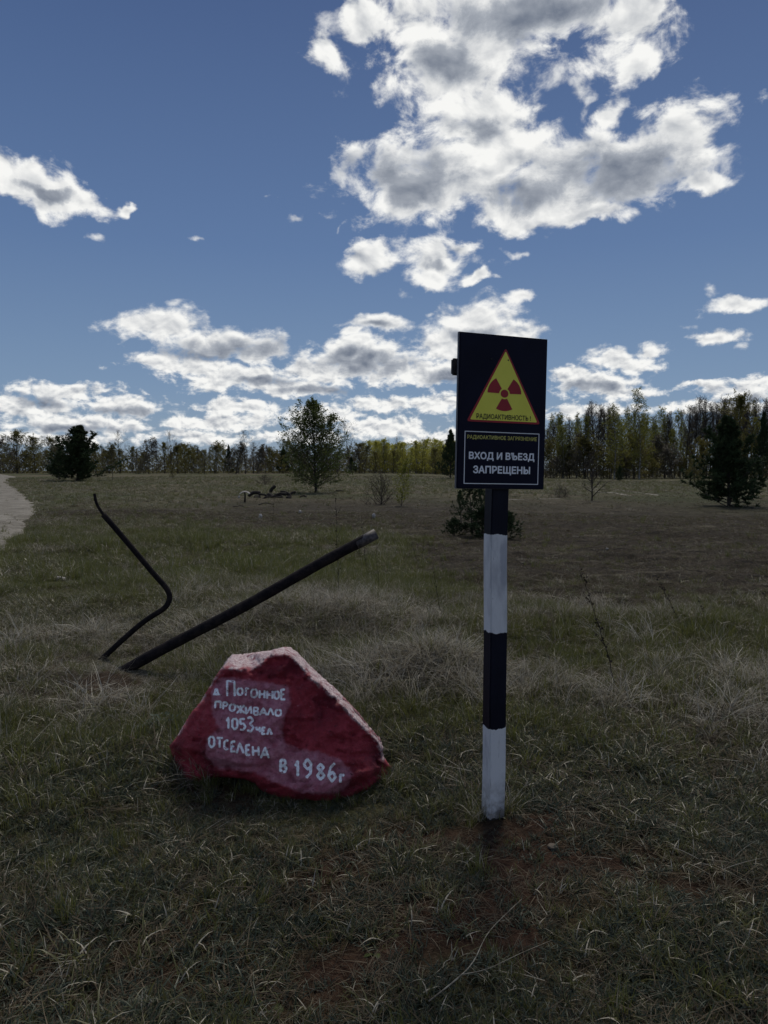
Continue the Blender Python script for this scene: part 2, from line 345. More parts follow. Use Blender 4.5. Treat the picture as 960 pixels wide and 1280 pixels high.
edge = [gp(*p) for p in ED]; cen = [Vector((e.x - 2.2, e.y, 0)) for e in edge]
cen.append(Vector((cen[-1].x - 40, cen[-1].y + 60, 0)))
track('dirt_road', cen, 4.4, .45)
track('sand_track', [(25, 80, 0), (19.5, 68, 0), (19.5, 60, 0), (18, 52, 0)], .45, .5, .014, 3)
track('sand_track', [(10, 92, 0), (19, 82, 0), (23, 73, 0), (22, 62, 0), (21, 54, 0)], .4, .5, .014, 4)
track('sand_track', [(6.5, 45, 0), (9, 45.5, 0), (11.5, 47, 0)], .35, .5, .012, 5)

# ------------------------------------------------------------------ trees
M_BARK = simple('bark_dark', (.035, .030, .026), (.075, .065, .055), 6, .9, .1)
M_BIRCHBARK = simple('bark_birch', (.32, .31, .29), (.06, .055, .05), 3, .85, .1)
M_TWIG = simple('twig_brown', (.045, .036, .030), (.09, .072, .058), 6, .9, .1)
M_NEEDLE = leafy('needles_dark_green', (.022, .036, .016), (.055, .080, .034), .08, .8, .15)
M_SPRING = leafy('leaves_spring_green', (.11, .125, .018), (.22, .22, .045), .55)
M_BRIGHT = leafy('leaves_sunlit_yellow_green', (.26, .27, .040), (.50, .47, .11), .6)  # young leaves; the sunshine on their row is painted in as paler colour
M_OLIVE = leafy('leaves_olive', (.085, .083, .024), (.18, .16, .045), .5)
M_DKLEAF = leafy('leaves_dark_green', (.045, .065, .016), (.11, .135, .035), .45)
M_TWLEAF = leafy('buds_dark_brown', (.045, .038, .030), (.085, .070, .050), .2)
M_GREYTWIG = leafy('catkins_grey_brown', (.070, .062, .048), (.14, .125, .09), .3)

class TB:
    "collects the tapered limbs of one tree and the leaf faces that grow on them"
    def __init__(s): s.V = []; s.F = []; s.LV = []; s.LF = []
    def tube(s, pts, radii, n=4):
        base = len(s.V)
        for i, p in enumerate(pts):
            d = (pts[min(i + 1, len(pts) - 1)] - pts[max(i - 1, 0)]).normalized()
            a = d.orthogonal().normalized(); b = d.cross(a)
            for k in range(n):
                t = 2 * math.pi * k / n; s.V.append(p + (a * math.cos(t) + b * math.sin(t)) * radii[i])
        for i in range(len(pts) - 1):
            for k in range(n):
                a0 = base + i * n + k; a1 = base + i * n + (k + 1) % n; s.F.append((a0, a1, a1 + n, a0 + n))
    def leaf(s, p, size, rng, flat=0):
        a = Vector((rng.gauss(0, 1), rng.gauss(0, 1), rng.gauss(0, 1) * (1 - flat))).normalized(); b = a.orthogonal().normalized()
        b = (Matrix.Rotation(rng.random() * 6.28, 3, a) @ b); k = len(s.LV); w = size * .42
        s.LV += [p, p + a * size * .5 + b * w, p + a * size, p + a * size * .5 - b * w]; s.LF.append((k, k + 1, k + 2, k + 3))
    def needle_tuft(s, p, d, size, rng, n=7):
        for _ in range(n):
            a = (d * .8 + Vector((rng.gauss(0, .7), rng.gauss(0, .7), rng.gauss(0, .6)))).normalized(); b = a.orthogonal().normalized()
            b = Matrix.Rotation(rng.random() * 6.28, 3, a) @ b; k = len(s.LV); w = size * .13
            s.LV += [p - b * w, p + b * w, p + a * size * rng.uniform(.7, 1.1)]; s.LF.append((k, k + 1, k + 2))

def branch(tb, rng, p, d, length, r, lvl, spec):
    n = 4 if lvl < 2 else 2
    pts = [p.copy()]; dd = d.copy()
    for i in range(n):
        dd = (dd + Vector((rng.gauss(0, spec['wob']), rng.gauss(0, spec['wob']), spec['up'] + rng.gauss(0, spec['wob'] * .6)))).normalized()
        pts.append(pts[-1] + dd * length / n)
    tb.tube(pts, [r * (1 - .75 * i / n) for i in range(n + 1)], 4 if lvl < 1 else 3)
    if lvl < spec['lv']:
        m = spec['kids'][lvl]
        for k in range(m):
            t = (k + .6 + rng.uniform(-.3, .3)) / m * .85 + .15; x = t * n; i = min(int(x), n - 1)
            q = pts[i].lerp(pts[i + 1], x - i); ax = (pts[i + 1] - pts[i]).normalized()
            side = Matrix.Rotation(rng.random() * 6.28, 3, ax) @ ax.orthogonal().normalized()
            nd = (ax * .75 + side * spec['open']).normalized()
            branch(tb, rng, q, nd, length * spec['ratio'] * rng.uniform(.7, 1.15) * (1.15 - .5 * t), r * .45, lvl + 1, spec)
    else:
        for _ in range(spec['leaves']):
            t = rng.random() * n; i = min(int(t), n - 1); q = pts[i].lerp(pts[i + 1], t - i)
            if spec.get('needle'): tb.needle_tuft(q, (dd + Vector((0, 0, .5))).normalized(), spec['ls'], rng, spec['nn'])
            else: tb.leaf(q + Vector((rng.gauss(0, 1), rng.gauss(0, 1), rng.gauss(0, 1))) * spec['ls'] * .5, spec['ls'] * rng.uniform(.6, 1.2), rng)
def tree_mesh(name, H, seed, cb, nb, spread, shape, spec, wood, leafm, r0, lean=.02, top=.25, incl=(.9, .35)):
    rng = random.Random(seed); tb = TB()
    n = 12; tr = [Vector((0, 0, -.25))]; dd = Vector((0, 0, 1))
    for i in range(n):
        dd = (dd + Vector((rng.gauss(0, lean), rng.gauss(0, lean), .05))).normalized(); tr.append(tr[-1] + dd * (H + .25) / n)
    tb.tube(tr, [r0 * (1 - .93 * (i / n) ** .9) for i in range(n + 1)], 7)
    nTV = len(tb.V); nTF = len(tb.F)
    a = rng.random() * 6
    for k in range(nb):
        t = cb + (1 - cb) * ((k + rng.random()) / nb); a += 2.4 + rng.uniform(-.4, .4); x = t * n; i = min(int(x), n - 1)
        q = tr[i].lerp(tr[i + 1], x - i); u = (t - cb) / (1 - cb)
        if u > spec.get('thin', 2) and rng.random() < .55: continue
        inc = incl[0] * (1 - u) + incl[1] * u + rng.gauss(0, .12)         # angle from vertical
        d = Vector((math.cos(a) * math.sin(inc), math.sin(a) * math.sin(inc), math.cos(inc)))
        branch(tb, rng, q, d, spread * shape(u) * rng.uniform(.75, 1.15), (r0 * .30 * (1.1 - t) + r0 * .05) * spec.get('thick', 1), 0, spec)
    w = mesh(name + '_trunk', tb.V[:nTV], tb.F[:nTF], wood)
    tw = len(tb.V) - nTV
    V = list(tb.V[nTV:]) + list(tb.LV)
    F = [tuple(i - nTV for i in f) for f in tb.F[nTF:]] + [tuple(i + tw for i in f) for f in tb.LF]
    mi = [0] * (len(tb.F) - nTF) + [1] * len(tb.LF)
    me = bpy.data.meshes.new(name + '_crown'); me.from_pydata([tuple(v) for v in V], [], F)
    me.materials.append(M_TWIG if wood is not M_BARK else M_BARK); me.materials.append(leafm)
    me.polygons.foreach_set('material_index', np.array(mi, dtype=np.int32)); me.update()
    return w, me, H
oval = lambda u: math.sin(math.pi * min(1, .18 + u * .8)) ** .8
cone = lambda u: (1.02 - u) ** .8
upr = lambda u: .45 + .55 * math.sin(math.pi * (.2 + .7 * u))
TV = {}
sp_bare = dict(wob=.10, up=.10, lv=2, kids=[5, 4], open=.75, ratio=.5, leaves=0, ls=.2)
for k in range(4):    # tall bare forest trees, height 20
    TV['bare%d' % k] = tree_mesh('bare_tree', 20, 100 + k, [.42, .5, .35, .48][k], 44, 3.4, upr, dict(sp_bare, leaves=2, ls=.20, thick=1.7, up=.14), M_BARK, M_TWLEAF, .24, .018, incl=(.8, .3))
sp_sp = dict(wob=.12, up=.02, lv=2, kids=[5, 3], open=.8, ratio=.5, leaves=7, ls=.19)
for k in range(3):    # spring birches
    TV['spring%d' % k] = tree_mesh('spring_tree', 19, 200 + k, .10, 56, 3.3, upr, sp_sp, M_BIRCHBARK, M_SPRING, .17, .02, incl=(.9, .25))
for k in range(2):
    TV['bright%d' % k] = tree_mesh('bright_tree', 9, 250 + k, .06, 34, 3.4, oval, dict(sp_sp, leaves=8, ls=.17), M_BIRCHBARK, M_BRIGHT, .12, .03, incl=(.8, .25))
for k in range(3):    # low olive willows
    TV['olive%d' % k] = tree_mesh('olive_tree', 8.5, 300 + k, .03, 34, 4.2, oval, dict(sp_sp, leaves=12, ls=.16, up=.08), M_BARK, M_OLIVE, .14, .05, incl=(.9, .2))
for k in range(3):    # rounded bare crowns
    TV['round%d' % k] = tree_mesh('round_tree', 9.5, 350 + k, .28, 20, 3.7, oval, dict(sp_bare, kids=[6, 5], up=.05, leaves=1, ls=.12, wob=.14), M_BARK, M_GREYTWIG, .15, .03, incl=(1.0, .2))
for k in range(3):    # brush at the foot of the wood
    TV['brush%d' % k] = tree_mesh('brush', 4.5, 400 + k, .03, 24, 3.0, lambda u: 1 - .4 * u, dict(sp_bare, kids=[5, 4], up=.12, leaves=9, ls=.15, wob=.12), M_BARK, [M_GREYTWIG, M_OLIVE, M_GREYTWIG][k], .07, .05, incl=(1.35, .2))
sp_p = dict(wob=.06, up=.10, lv=1, kids=[8], open=.75, ratio=.42, leaves=5, ls=.34, needle=True, nn=7)
for k in range(2):    # dark pines
    TV['pine%d' % k] = tree_mesh('pine', 8, 450 + k, .04, 60, 3.0, cone, sp_p, M_BARK, M_NEEDLE, .14, .015, incl=(1.35, .5))
# the nearer trees, each its own mesh
TV['birch'] = tree_mesh('birch', 8.0, 511, .07, 84, 3.8, lambda u: float(np.interp(u, [0, .25, .5, .75, .92, 1], [.8, 1, .92, .66, .38, .2])), dict(wob=.12, up=.07, lv=2, kids=[6, 5], open=.8, ratio=.5, leaves=10, ls=.13, thin=.7), M_BARK, M_DKLEAF, .15, .02, incl=(1.25, .25))
TV['bushy_pine'] = tree_mesh('bushy_pine', 4.6, 522, .03, 70, 2.25, lambda u: (1.02 - u) ** .62 * (.8 + .35 * math.sin(u * 40)), dict(wob=.09, up=.16, lv=1, kids=[9], open=.8, ratio=.42, leaves=6, ls=.25, needle=True, nn=9), M_BARK, M_NEEDLE, .10, .03, incl=(1.4, .4))
TV['young_pine'] = tree_mesh('young_pine', 2.6, 533, .25, 20, 1.15, lambda u: (1.05 - u) ** .9, dict(wob=.10, up=.16, lv=1, kids=[5], open=.8, ratio=.5, leaves=3, ls=.17, needle=True, nn=6), M_BARK, M_NEEDLE, .05, .04, incl=(1.2, .3))
TV['low_pine'] = tree_mesh('low_pine', 1.5, 534, .02, 34, 1.2, lambda u: (1.05 - u) ** .6, dict(wob=.10, up=.2, lv=1, kids=[5], open=.8, ratio=.5, leaves=4, ls=.18, needle=True, nn=8), M_BARK, M_NEEDLE, .04, .05, incl=(1.45, .3))
TV['bare_small'] = tree_mesh('bare_small', 3.3, 544, .12, 20, 1.7, lambda u: 1 - .55 * u, dict(wob=.15, up=.08, lv=2, kids=[5, 4], open=.85, ratio=.5, leaves=1, ls=.05, thick=1.6), M_BARK, M_TWLEAF, .07, .05, incl=(1.1, .3))
TV['sapling'] = tree_mesh('sapling', 2.3, 555, .05, 18, 1.25, lambda u: .6 + .5 * math.sin(3.1 * u), dict(wob=.1, up=.2, lv=1, kids=[5], open=.7, ratio=.5, leaves=12, ls=.10), M_BARK, M_SPRING, .03, .05, incl=(.8, .2))
TV['shrub'] = tree_mesh('shrub', .9, 566, .01, 34, .95, lambda u: 1 - .3 * u, dict(wob=.12, up=.15, lv=1, kids=[6], open=.8, ratio=.5, leaves=3, ls=.035, thick=2), M_TWIG, M_TWLEAF, .02, .06, incl=(1.2, .2))

def plant(kind, loc, height, name, label, cat, group=None, rz=None, wide=1.0, rng=random.Random(5)):
    w, c, H = TV[kind]; s = height / H
    if kind[:5] in ('brush', 'olive', 'brigh', 'shrub'): loc = Vector((loc.x, loc.y, loc.z - height * .07)); s *= 1.07
    t = link(name, w, None, loc); t.rotation_euler = (0, 0, rng.random() * 6.28 if rz is None else rz); t.scale = (s * wide, s * wide, s)
    link('crown', c, t); tag(t, label, cat, group); return t
def by_px(kind, px, top, base, name, label, cat, group=None, wide=1.0, dist=None, rz=None):
    if dist is None: g = gp(px, base)
    else: g = at(px, base, dist); g.z = hz(g.x, g.y)
    tz = at(px, top, g.y).z
    return plant(kind, g, max(.3, tz - g.z), name, label, cat, group, rz, wide)
rng = random.Random(77)
# --- the wood on the right
G1 = 'bare trees in the wood on the right'; G2 = 'spring birches in the wood on the right'; G3 = 'brush at the foot of the wood on the right'
LB = 'slender leafless tree with dark trunk in the dense wood on the right horizon'
LS = 'birch with thin yellow green spring leaves in the wood on the right horizon'
LU = 'grey leafless brush at the foot of the wood on the right horizon'
tops = [(560, 545), (690, 522), (700, 518), (720, 517), (740, 512), (760, 515), (780, 513), (800, 516), (820, 514), (840, 517), (860, 509), (880, 506), (900, 508), (920, 506), (940, 510), (960, 509), (1060, 505)]
TX, TY = zip(*tops)
for i in range(150):
    px = 575 + (1060 - 575) * (i + rng.random()) / 150; D = rng.choice([165, 172, 180, 188, 200, 215, 235]) + rng.uniform(-4, 4)
    top = float(np.interp(px, TX, TY)) + rng.uniform(-3, 16) + (8 if px < 690 else 0)
    g = at(px, 590, D); g.z = hz(g.x, g.y); h = at(px, top, D).z - g.z
    green = (690 < px < 735 and rng.random() < .7) or (745 < px < 860 and rng.random() < .72) or rng.random() < .12
    if 855 < px < 900: green = rng.random() < .08
    if green: plant('spring%d' % rng.randrange(3), g, h * rng.uniform(.8, 1.0), 'birch_tree', LS, 'tree', G2, wide=rng.uniform(.9, 1.3))
    else: plant('bare%d' % rng.randrange(4), g, h, 'bare_tree', LB, 'tree', G1, wide=rng.uniform(.8, 1.2))
for i in range(46):
    px = 570 + 490 * (i + rng.random()) / 46; D = rng.uniform(160, 172)
    g = at(px, 590, D); g.z = hz(g.x, g.y)
    plant('brush%d' % rng.randrange(3), g, rng.uniform(3.0, 7.5), 'brush', LU, 'bush', G3, wide=rng.uniform(1, 1.5))
by_px('spring1', 799, 496, 599, 'birch_tree', 'tallest spring green birch rising above the wood right of the sign', 'tree', wide=1.2)
by_px('spring0', 768, 514, 599, 'birch_tree', 'broad birch with drooping olive leaves in the wood beyond the small bare tree', 'tree', wide=1.35)
by_px('olive1', 914, 503, 598, 'olive_tree', 'tall rounded dark olive tree towering behind the bushy pine on the right', 'tree', wide=.75, dist=160)
by_px('pine1', 952, 518, 600, 'pine_tree', 'tall dark pine at the right edge behind the bushy pine', 'tree', wide=.55, dist=150)
by_px('pine0', 774, 582, 601, 'pine_tree', 'small dark pine bush at the foot of the wood beside the sand tracks', 'tree', wide=.9, dist=120)
by_px('olive2', 868, 578, 603, 'olive_bush', 'low yellowish green bush just left of the big bushy pine', 'bush', wide=1.1, dist=100)
# --- the depth of the wood and the far tree line: one mass behind the trees one can tell apart
rg_ = np.random.RandomState(31); V_ = []; F_ = []; MI_ = []
NLF = 75000
azs = np.radians(rg_.uniform(-46, 46, NLF)); rr0 = np.where(azs > R(5.5), rg_.uniform(225, 290, NLF), rg_.uniform(196, 250, NLF))
hmx = np.where(np.degrees(azs) > 5.5, 12.5, 5.4) * (1 + .8 * fb(azs * 40, azs * 0, 1.0, 3, 63)); zz = HT(rr0 * np.sin(azs), rr0 * np.cos(azs)) - .1 + hmx * rg_.rand(NLF) ** 1.3
cx_, cy_ = rr0 * np.sin(azs), rr0 * np.cos(azs)
a_ = rg_.normal(0, 1, (NLF, 3)); a_ /= np.linalg.norm(a_, axis=1)[:, None]; b__ = np.cross(a_, rg_.normal(0, 1, (NLF, 3))); b__ /= np.linalg.norm(b__, axis=1)[:, None]
sz_ = rg_.uniform(.14, .36, NLF)[:, None]; ce = np.stack([cx_, cy_, zz], -1)
V_ = np.stack([ce - a_ * sz_, ce + b__ * sz_ * .5, ce + a_ * sz_, ce - b__ * sz_ * .5], 1).reshape(-1, 3)
F_ = np.arange(NLF * 4).reshape(-1, 4)
tag(link('distant_wood', mesh('distant_wood', V_, F_, [M_GREYTWIG, M_OLIVE], False, (rg_.rand(NLF) < .6).astype(int))), 'far brush and trees that close the horizon', kind='stuff')
# --- the line of trees on the left
G4 = 'olive willows in the tree line on the left'; G5 = 'low brush under the tree line on the left'; G6 = 'sunlit yellow green trees left of the sign'
row = [('olive0', 22, 544, 1.25, 'broad olive brown willow nearest the end of the sandy road'), ('olive1', 45, 549, 1.1, 'second olive willow from the left end of the tree line'), ('olive2', 64, 552, 1.0, None),
 ('brush0', 78, 556, 1.2, None), ('round0', 150, 542, 1.0, 'thin bare round crowned tree just right of the dark pines on the left'), ('brush1', 137, 565, 1.2, None), ('round1', 170, 563, 1.2, None), ('brush0', 186, 560, 1.0, None),
 ('round2', 214, 543, .7, 'tall narrow bare tree standing above the olive bushes on the left'), ('olive0', 206, 557, 1.0, 'yellowish olive bush under the tall narrow bare tree'), ('olive1', 222, 560, 1.2, 'wide olive tree right of the tall narrow bare tree'),
 ('bare2', 196, 551, .6, None), ('brush1', 240, 568, 1.4, None), ('olive2', 256, 566, 1.0, None), ('olive0', 270, 560, 1.1, None), ('pine0', 286, 557, .6, 'small pointed dark pine beside the bare round tree in the tree line'),
 ('round0', 307, 542, 1.1, 'leafless round crowned tree between two dark pines in the tree line'), ('brush2', 295, 565, 1.4, None), ('brush0', 322, 566, 1.3, None), ('round1', 332, 560, .8, None), ('pine1', 354, 560, 1.1, 'dark rounded pine just left of the lone birch'),
 ('brush1', 343, 569, 1.2, None), ('round2', 438, 531, .9, 'airy leafless birch standing behind the right side of the lone birch'), ('round1', 422, 540, .8, 'faint bare tree half hidden by the lone birch'), ('brush0', 375, 566, 1.4, None), ('brush2', 410, 566, 1.4, None), ('olive1', 455, 560, .9, None),
 ('brush0', 445, 568, 1.2, None), ('pine0', 440, 572, 1.2, None), ('olive2', 120, 560, 1.0, None), ('brush2', 5, 560, 1.5, None), ('bare1', 248, 560, .6, None), ('bare0', 262, 562, .6, None)]
for k, px, top, w, lab in row:
    D = rng.uniform(150, 185)
    nm = {'olive': 'willow_tree', 'brush': 'brush', 'round': 'bare_tree', 'pine': 'pine_tree', 'bare': 'bare_tree'}[k[:-1]]
    g = None
    if lab is None:
        lab, g = {'olive': ('olive green willow in the low tree line on the left', G4), 'brush': ('grey brown brush in the low tree line on the left', G5), 'round': ('leafless tree in the low tree line on the left', 'bare trees in the tree line on the left'), 'pine': ('low dark pine beside the lone birch in the tree line', None), 'bare': ('leafless tree in the low tree line on the left', 'bare trees in the tree line on the left')}[k[:-1]]
    by_px(k, px, top, 592, nm, lab, 'bush' if 'brush' in k else 'tree', g, w, D)
for i in range(80):
    px = -300 + 870 * (i + rng.random()) / 80; D = rng.uniform(175, 215)
    k = rng.choice(['brush0', 'brush1', 'brush2', 'round0', 'olive2', 'olive0', 'olive1'])
    nm, lab, g = {'b': ('brush', 'grey brown brush in the low tree line on the left', G5), 'r': ('bare_tree', 'leafless tree in the low tree line on the left', 'bare trees in the tree line on the left'), 'o': ('willow_tree', 'olive green willow in the low tree line on the left', G4)}[k[0]]
    by_px(k, px, (rng.uniform(558, 570) if k[0] != 'b' else rng.uniform(564, 576)) + 14 * float(fb(px * .03, 0., 1, 2, 5)), 592, nm, lab, 'bush' if k[0] == 'b' else 'tree', g, rng.uniform(1.0, 1.5), D)
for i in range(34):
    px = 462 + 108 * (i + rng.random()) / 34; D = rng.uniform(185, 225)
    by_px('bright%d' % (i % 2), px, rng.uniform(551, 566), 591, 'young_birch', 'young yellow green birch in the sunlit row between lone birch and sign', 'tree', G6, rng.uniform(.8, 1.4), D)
for i, (px, top) in enumerate([(478, 556), (497, 549), (527, 552), (545, 556)]):
    by_px('round%d' % (i % 3), px, top, 592, 'bare_tree', 'leafless brown tree in the sunlit row between lone birch and sign', 'tree', 'brown trees in the sunlit row', .6, 180)
by_px('pine1', 563, 539, 593, 'pine_tree', 'dark pine whose branches show just left of the sign board', 'tree', wide=.9, dist=120)
# --- nearer single trees
by_px('bushy_pine', 97, 537, 601, 'pine_tree', 'large dark pine at the front of the tree line near the sandy road', 'tree', wide=1.45, rz=1)
by_px('pine0', 74, 562, 598, 'pine_tree', 'smaller dark pine at the left foot of the large dark pine', 'tree', wide=1.3, dist=110)
by_px('round0', 141, 558, 598, 'bare_tree', 'small spindly leafless tree in front of the line right of the large dark pine', 'tree', wide=.6, dist=110)
by_px('olive0', 216, 583, 597, 'shrub', 'small yellowish bush at the meadow edge under the tree line', 'bush', dist=120)
by_px('birch', 395, 514, 616, 'birch_tree', 'lone large birch with dark green young leaves in the meadow', 'tree', wide=1.1, rz=2)
by_px('bushy_pine', 911, 529, 632, 'pine_tree', 'big bushy dark pine standing alone on the right of the field', 'tree', wide=1.12, rz=4)
by_px('bare_small', 740, 570, 626, 'bare_tree', 'small crooked leafless tree in the field right of the sign', 'tree', wide=1.0)
by_px('sapling', 502, 588, 632, 'young_tree', 'young yellow green sapling left of the sign in the bare field', 'tree')
by_px('shrub', 475, 604, 630, 'shrub', 'low rounded grey shrub beside the yellow green sapling', 'bush', wide=1.3)
by_px('shrub', 332, 597, 606, 'shrub', 'low dark shrub in the meadow left of the lone birch', 'bush', wide=2.2)
for i, (px, w) in enumerate([(699, 1.6), (706, 1.1)]):
    by_px('shrub', px, 612 + 2 * i, 622, 'shrub', ['low dark shrub in the field just right of the sign', 'tiny dark shrub touching the low shrub right of the sign'][i], 'bush', wide=w)
for px, top, base, k, w, lab in ((590, 598, 668, 'young_pine', .95, 'tallest young pine behind the post with thin dark stem'), (604, 603, 671, 'young_pine', .7, 'young pine standing directly behind the upper post'), (577, 615, 664, 'young_pine', .9, 'young pine reaching left from the clump behind the post'),
     (600, 640, 672, 'low_pine', 1.5, 'low spreading pine at the foot of the clump behind the post'), (632, 645, 674, 'low_pine', 1.1, 'low pine peeping out right of the post'), (568, 652, 671, 'low_pine', 1.3, 'short pine seedling at the left end of the clump')):
    by_px(k, px, top, base, 'pine_tree', lab, 'tree', wide=w)

# ------------------------------------------------------------------ the warning sign on its post
def emat_post():
    m, b, o = material('post_paint_black_white_bands', .5, .15)
    t = N('ShaderNodeTexCoord').outputs['Object']; sp = N('ShaderNodeSeparateXYZ'); L(t, sp.inputs[0])
    wob = NOISE(t, 22, 4, .6)
    z = M('ADD', sp.outputs[2], M('MULTIPLY', M('SUBTRACT', wob, .5), .034))
    def band(a, c): return M('MULTIPLY', M('GREATER_THAN', z, a), M('LESS_THAN', z, c))
    w = M('ADD', band(BZ[0], BZ[1]), band(BZ[2], BZ[3]))
    n = NOISE(VM('MULTIPLY', t, (1, 1, .35)).outputs[0], 9, 7, .65)
    white = MIXC(MR(n, .42, .7), (.64, .65, .67), (.42, .43, .46))
    scuff = NOISE(VM('MULTIPLY', t, (1, 1, .5)).outputs[0], 60, 5, .7)
    white = MIXC(MR(scuff, .66, .74), white, (.22, .21, .21))
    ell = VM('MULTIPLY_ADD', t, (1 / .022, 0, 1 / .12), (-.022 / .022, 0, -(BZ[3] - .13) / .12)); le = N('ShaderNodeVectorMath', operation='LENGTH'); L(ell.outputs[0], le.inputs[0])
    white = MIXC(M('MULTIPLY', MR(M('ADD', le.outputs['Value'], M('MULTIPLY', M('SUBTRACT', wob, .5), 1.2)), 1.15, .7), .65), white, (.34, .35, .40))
    stain = NOISE(VM('MULTIPLY', t, (1, 1, .12)).outputs[0], 38, 6, .75)
    white = MIXC(M('MULTIPLY', MR(stain, .58, .72), MR(sp.outputs[2], .75, .15)), white, (.30, .30, .31))
    dirt = M('MULTIPLY', MR(sp.outputs[2], .22, .0), MR(NOISE(t, 14, 5, .7), .35, .6))
    white = MIXC(M('MULTIPLY', dirt, .8), white, (.10, .085, .07))
    black = MIXC(MR(n, .4, .7), (.004, .005, .013), (.008, .010, .022))
    c = MIXC(w, black, white)
    c = MIXC(M('LESS_THAN', z, BZ[0]), c, (.035, .032, .030))
    L(c, b.inputs['Base Color']); L(MIXC(w, (.55,) * 3, (.6,) * 3), b.inputs['Roughness'])
    gr_ = NOISE(VM('MULTIPLY', t, (1, 1, .06)).outputs[0], 90, 5, .6)
    bump(b, M('ADD', gr_, M('MULTIPLY', scuff, .5)), .35, .0015); return m
PB = gp(616, 1019); SY = PB.y                          # foot of the post
def zat(py, Y=SY): return at(616, py, Y).z - PB.z
BZ = [zat(1018), zat(908), zat(789), zat(668)]
M_POST = emat_post()
YAW = R(16)
sign = link('warning_sign', None, None, PB); sign.rotation_euler = (R(-.3), R(.35), YAW)
tag(sign, 'dark radiation warning board on a black and white banded post', 'sign')
def boxbm(x0, x1, y0, y1, z0, z1, bev=.0, nz=1):
    bm = bmesh.new(); r = bmesh.ops.create_cube(bm, size=1)
    for v in bm.verts: v.co = Vector(((x0 + x1) / 2 + v.co.x * (x1 - x0), (y0 + y1) / 2 + v.co.y * (y1 - y0), (z0 + z1) / 2 + v.co.z * (z1 - z0)))
    if nz > 1: bmesh.ops.subdivide_edges(bm, edges=[e for e in bm.edges if abs(e.verts[0].co.z - e.verts[1].co.z) > 1e-4], cuts=nz, use_grid_fill=True)
    if bev: bmesh.ops.bevel(bm, geom=[e for e in bm.edges if len(e.link_faces) == 2 and e.calc_face_angle(0) > .5], offset=bev, segments=2, affect='EDGES')
    return bm
def bmobj(name, bm, mat, parent=None, loc=None, smooth=False):
    me = bpy.data.meshes.new(name); bm.to_mesh(me); bm.free(); me.materials.append(mat)
    if smooth: me.polygons.foreach_set('use_smooth', [True] * len(me.polygons))
    return link(name, me, parent, loc)
ZT = zat(500)
bm = boxbm(-.040, .040, -.040, .040, -.12, ZT, .005, 24)
for v in bm.verts: v.co.x += .002 * math.sin(v.co.z * 4.1) + .0015 * math.sin(v.co.z * 9); v.co.y += .0015 * math.cos(v.co.z * 5)
post = bmobj('post', bm, M_POST, sign)
M_BOARD = simple('board_dark_navy', (.0030, .0038, .014), (.0045, .0058, .020), 5, .5, .12, .0006, .2)
M_EDGE = simple('board_edge_metal', (.10, .10, .12), (.06, .06, .07), 20, .5, .4)
M_YEL = simple('print_yellow', (.80, .76, .10), (.74, .70, .08), 6, .45, .35, .0003, .1)
M_RED = simple('print_red', (.34, .012, .022), (.28, .010, .020), 6, .45, .35, .0003, .1)
M_WHT = simple('print_white', (.80, .82, .86), (.70, .72, .78), 12, .5, .3, .0003, .1)
M_BLK = simple('print_black', (.012, .010, .010), (.02, .016, .014), 12, .5, .3, .0003, .1)
M_OCH = simple('print_ochre', (.62, .58, .16), (.52, .48, .12), 12, .5, .3, .0003, .1)
# board: its own frame, x to the right, z up, origin at the board's lower left corner as seen from the front
YB = SY - .06
c0 = at(573.3, 609.5, YB - .04); c1 = at(683, 611.5, YB + .06)
BW, BH = .420, .653
bcx = (at(629, 611, YB).x - PB.x) / math.cos(YAW)
board = bmobj('board', boxbm(-BW / 2, BW / 2, -.010, .010, 0, BH, .003), M_BOARD, sign, Vector((bcx - .034, -.056, zat(611, SY - .05))))
board.rotation_euler = (0, R(.7), R(3))
bmobj('edge_trim', boxbm(-BW / 2 - .0015, BW / 2 + .0015, -.004, .011, -.0015, BH + .0015, 0), M_EDGE, board)
def flat(name, polys, y, mat, parent):
    "thin printed shapes: list of outlines in board units"
    bm = bmesh.new()
    for pl in polys:
        vs_ = [bm.verts.new((x, y, z)) for x, z in pl]; f = bm.faces.new(vs_)
        f.normal_update()
        if f.normal.y > 0: f.normal_flip()
    bmesh.ops.triangulate(bm, faces=bm.faces[:])
    return bmobj(name, bm, mat, parent)
# board picture: 615 units wide, 1075 high, measured on the board; u right, v down
def bu(u, v): return (-BW / 2 + BW * u / 610.0, BH - BH * v / 1040.0)
def rtri(cx, top, bot, hw, r):
    P_ = [Vector((cx, top)), Vector((cx + hw, bot)), Vector((cx - hw, bot))]; out = []
    for i in range(3):
        a, b_, c_ = P_[i - 1], P_[i], P_[(i + 1) % 3]; d1 = (a - b_).normalized(); d2 = (c_ - b_).normalized()
        for k in range(7):
            t = k / 6; q = b_ + (d1 * (1 - t) ** 2 + d2 * t ** 2) * r
            out.append(bu(q.x, q.y))
    return out
F0 = -.0110
tri = flat('warning_triangle', [rtri(312, 82, 590, 258, 22)], F0, M_RED, board)
flat('triangle_field', [rtri(312, 104, 577, 235, 12)], F0 - .0007, M_YEL, tri)
def arcp(r0, r1, a0, a1, cx, cy, n=14):
    o = [(cx + r1 * math.cos(R(a0 + (a1 - a0) * k / n)), cy - r1 * math.sin(R(a0 + (a1 - a0) * k / n))) for k in range(n + 1)]
    o += [(cx + r0 * math.cos(R(a1 + (a0 - a1) * k / n)), cy - r0 * math.sin(R(a1 + (a0 - a1) * k / n))) for k in range(n + 1)]
    return [bu(*p) for p in o]
for a in (30, 150, 270): flat('trefoil_blade', [arcp(37, 118, a - 29, a + 29, 310, 392)], F0 - .0014, M_RED, tri)
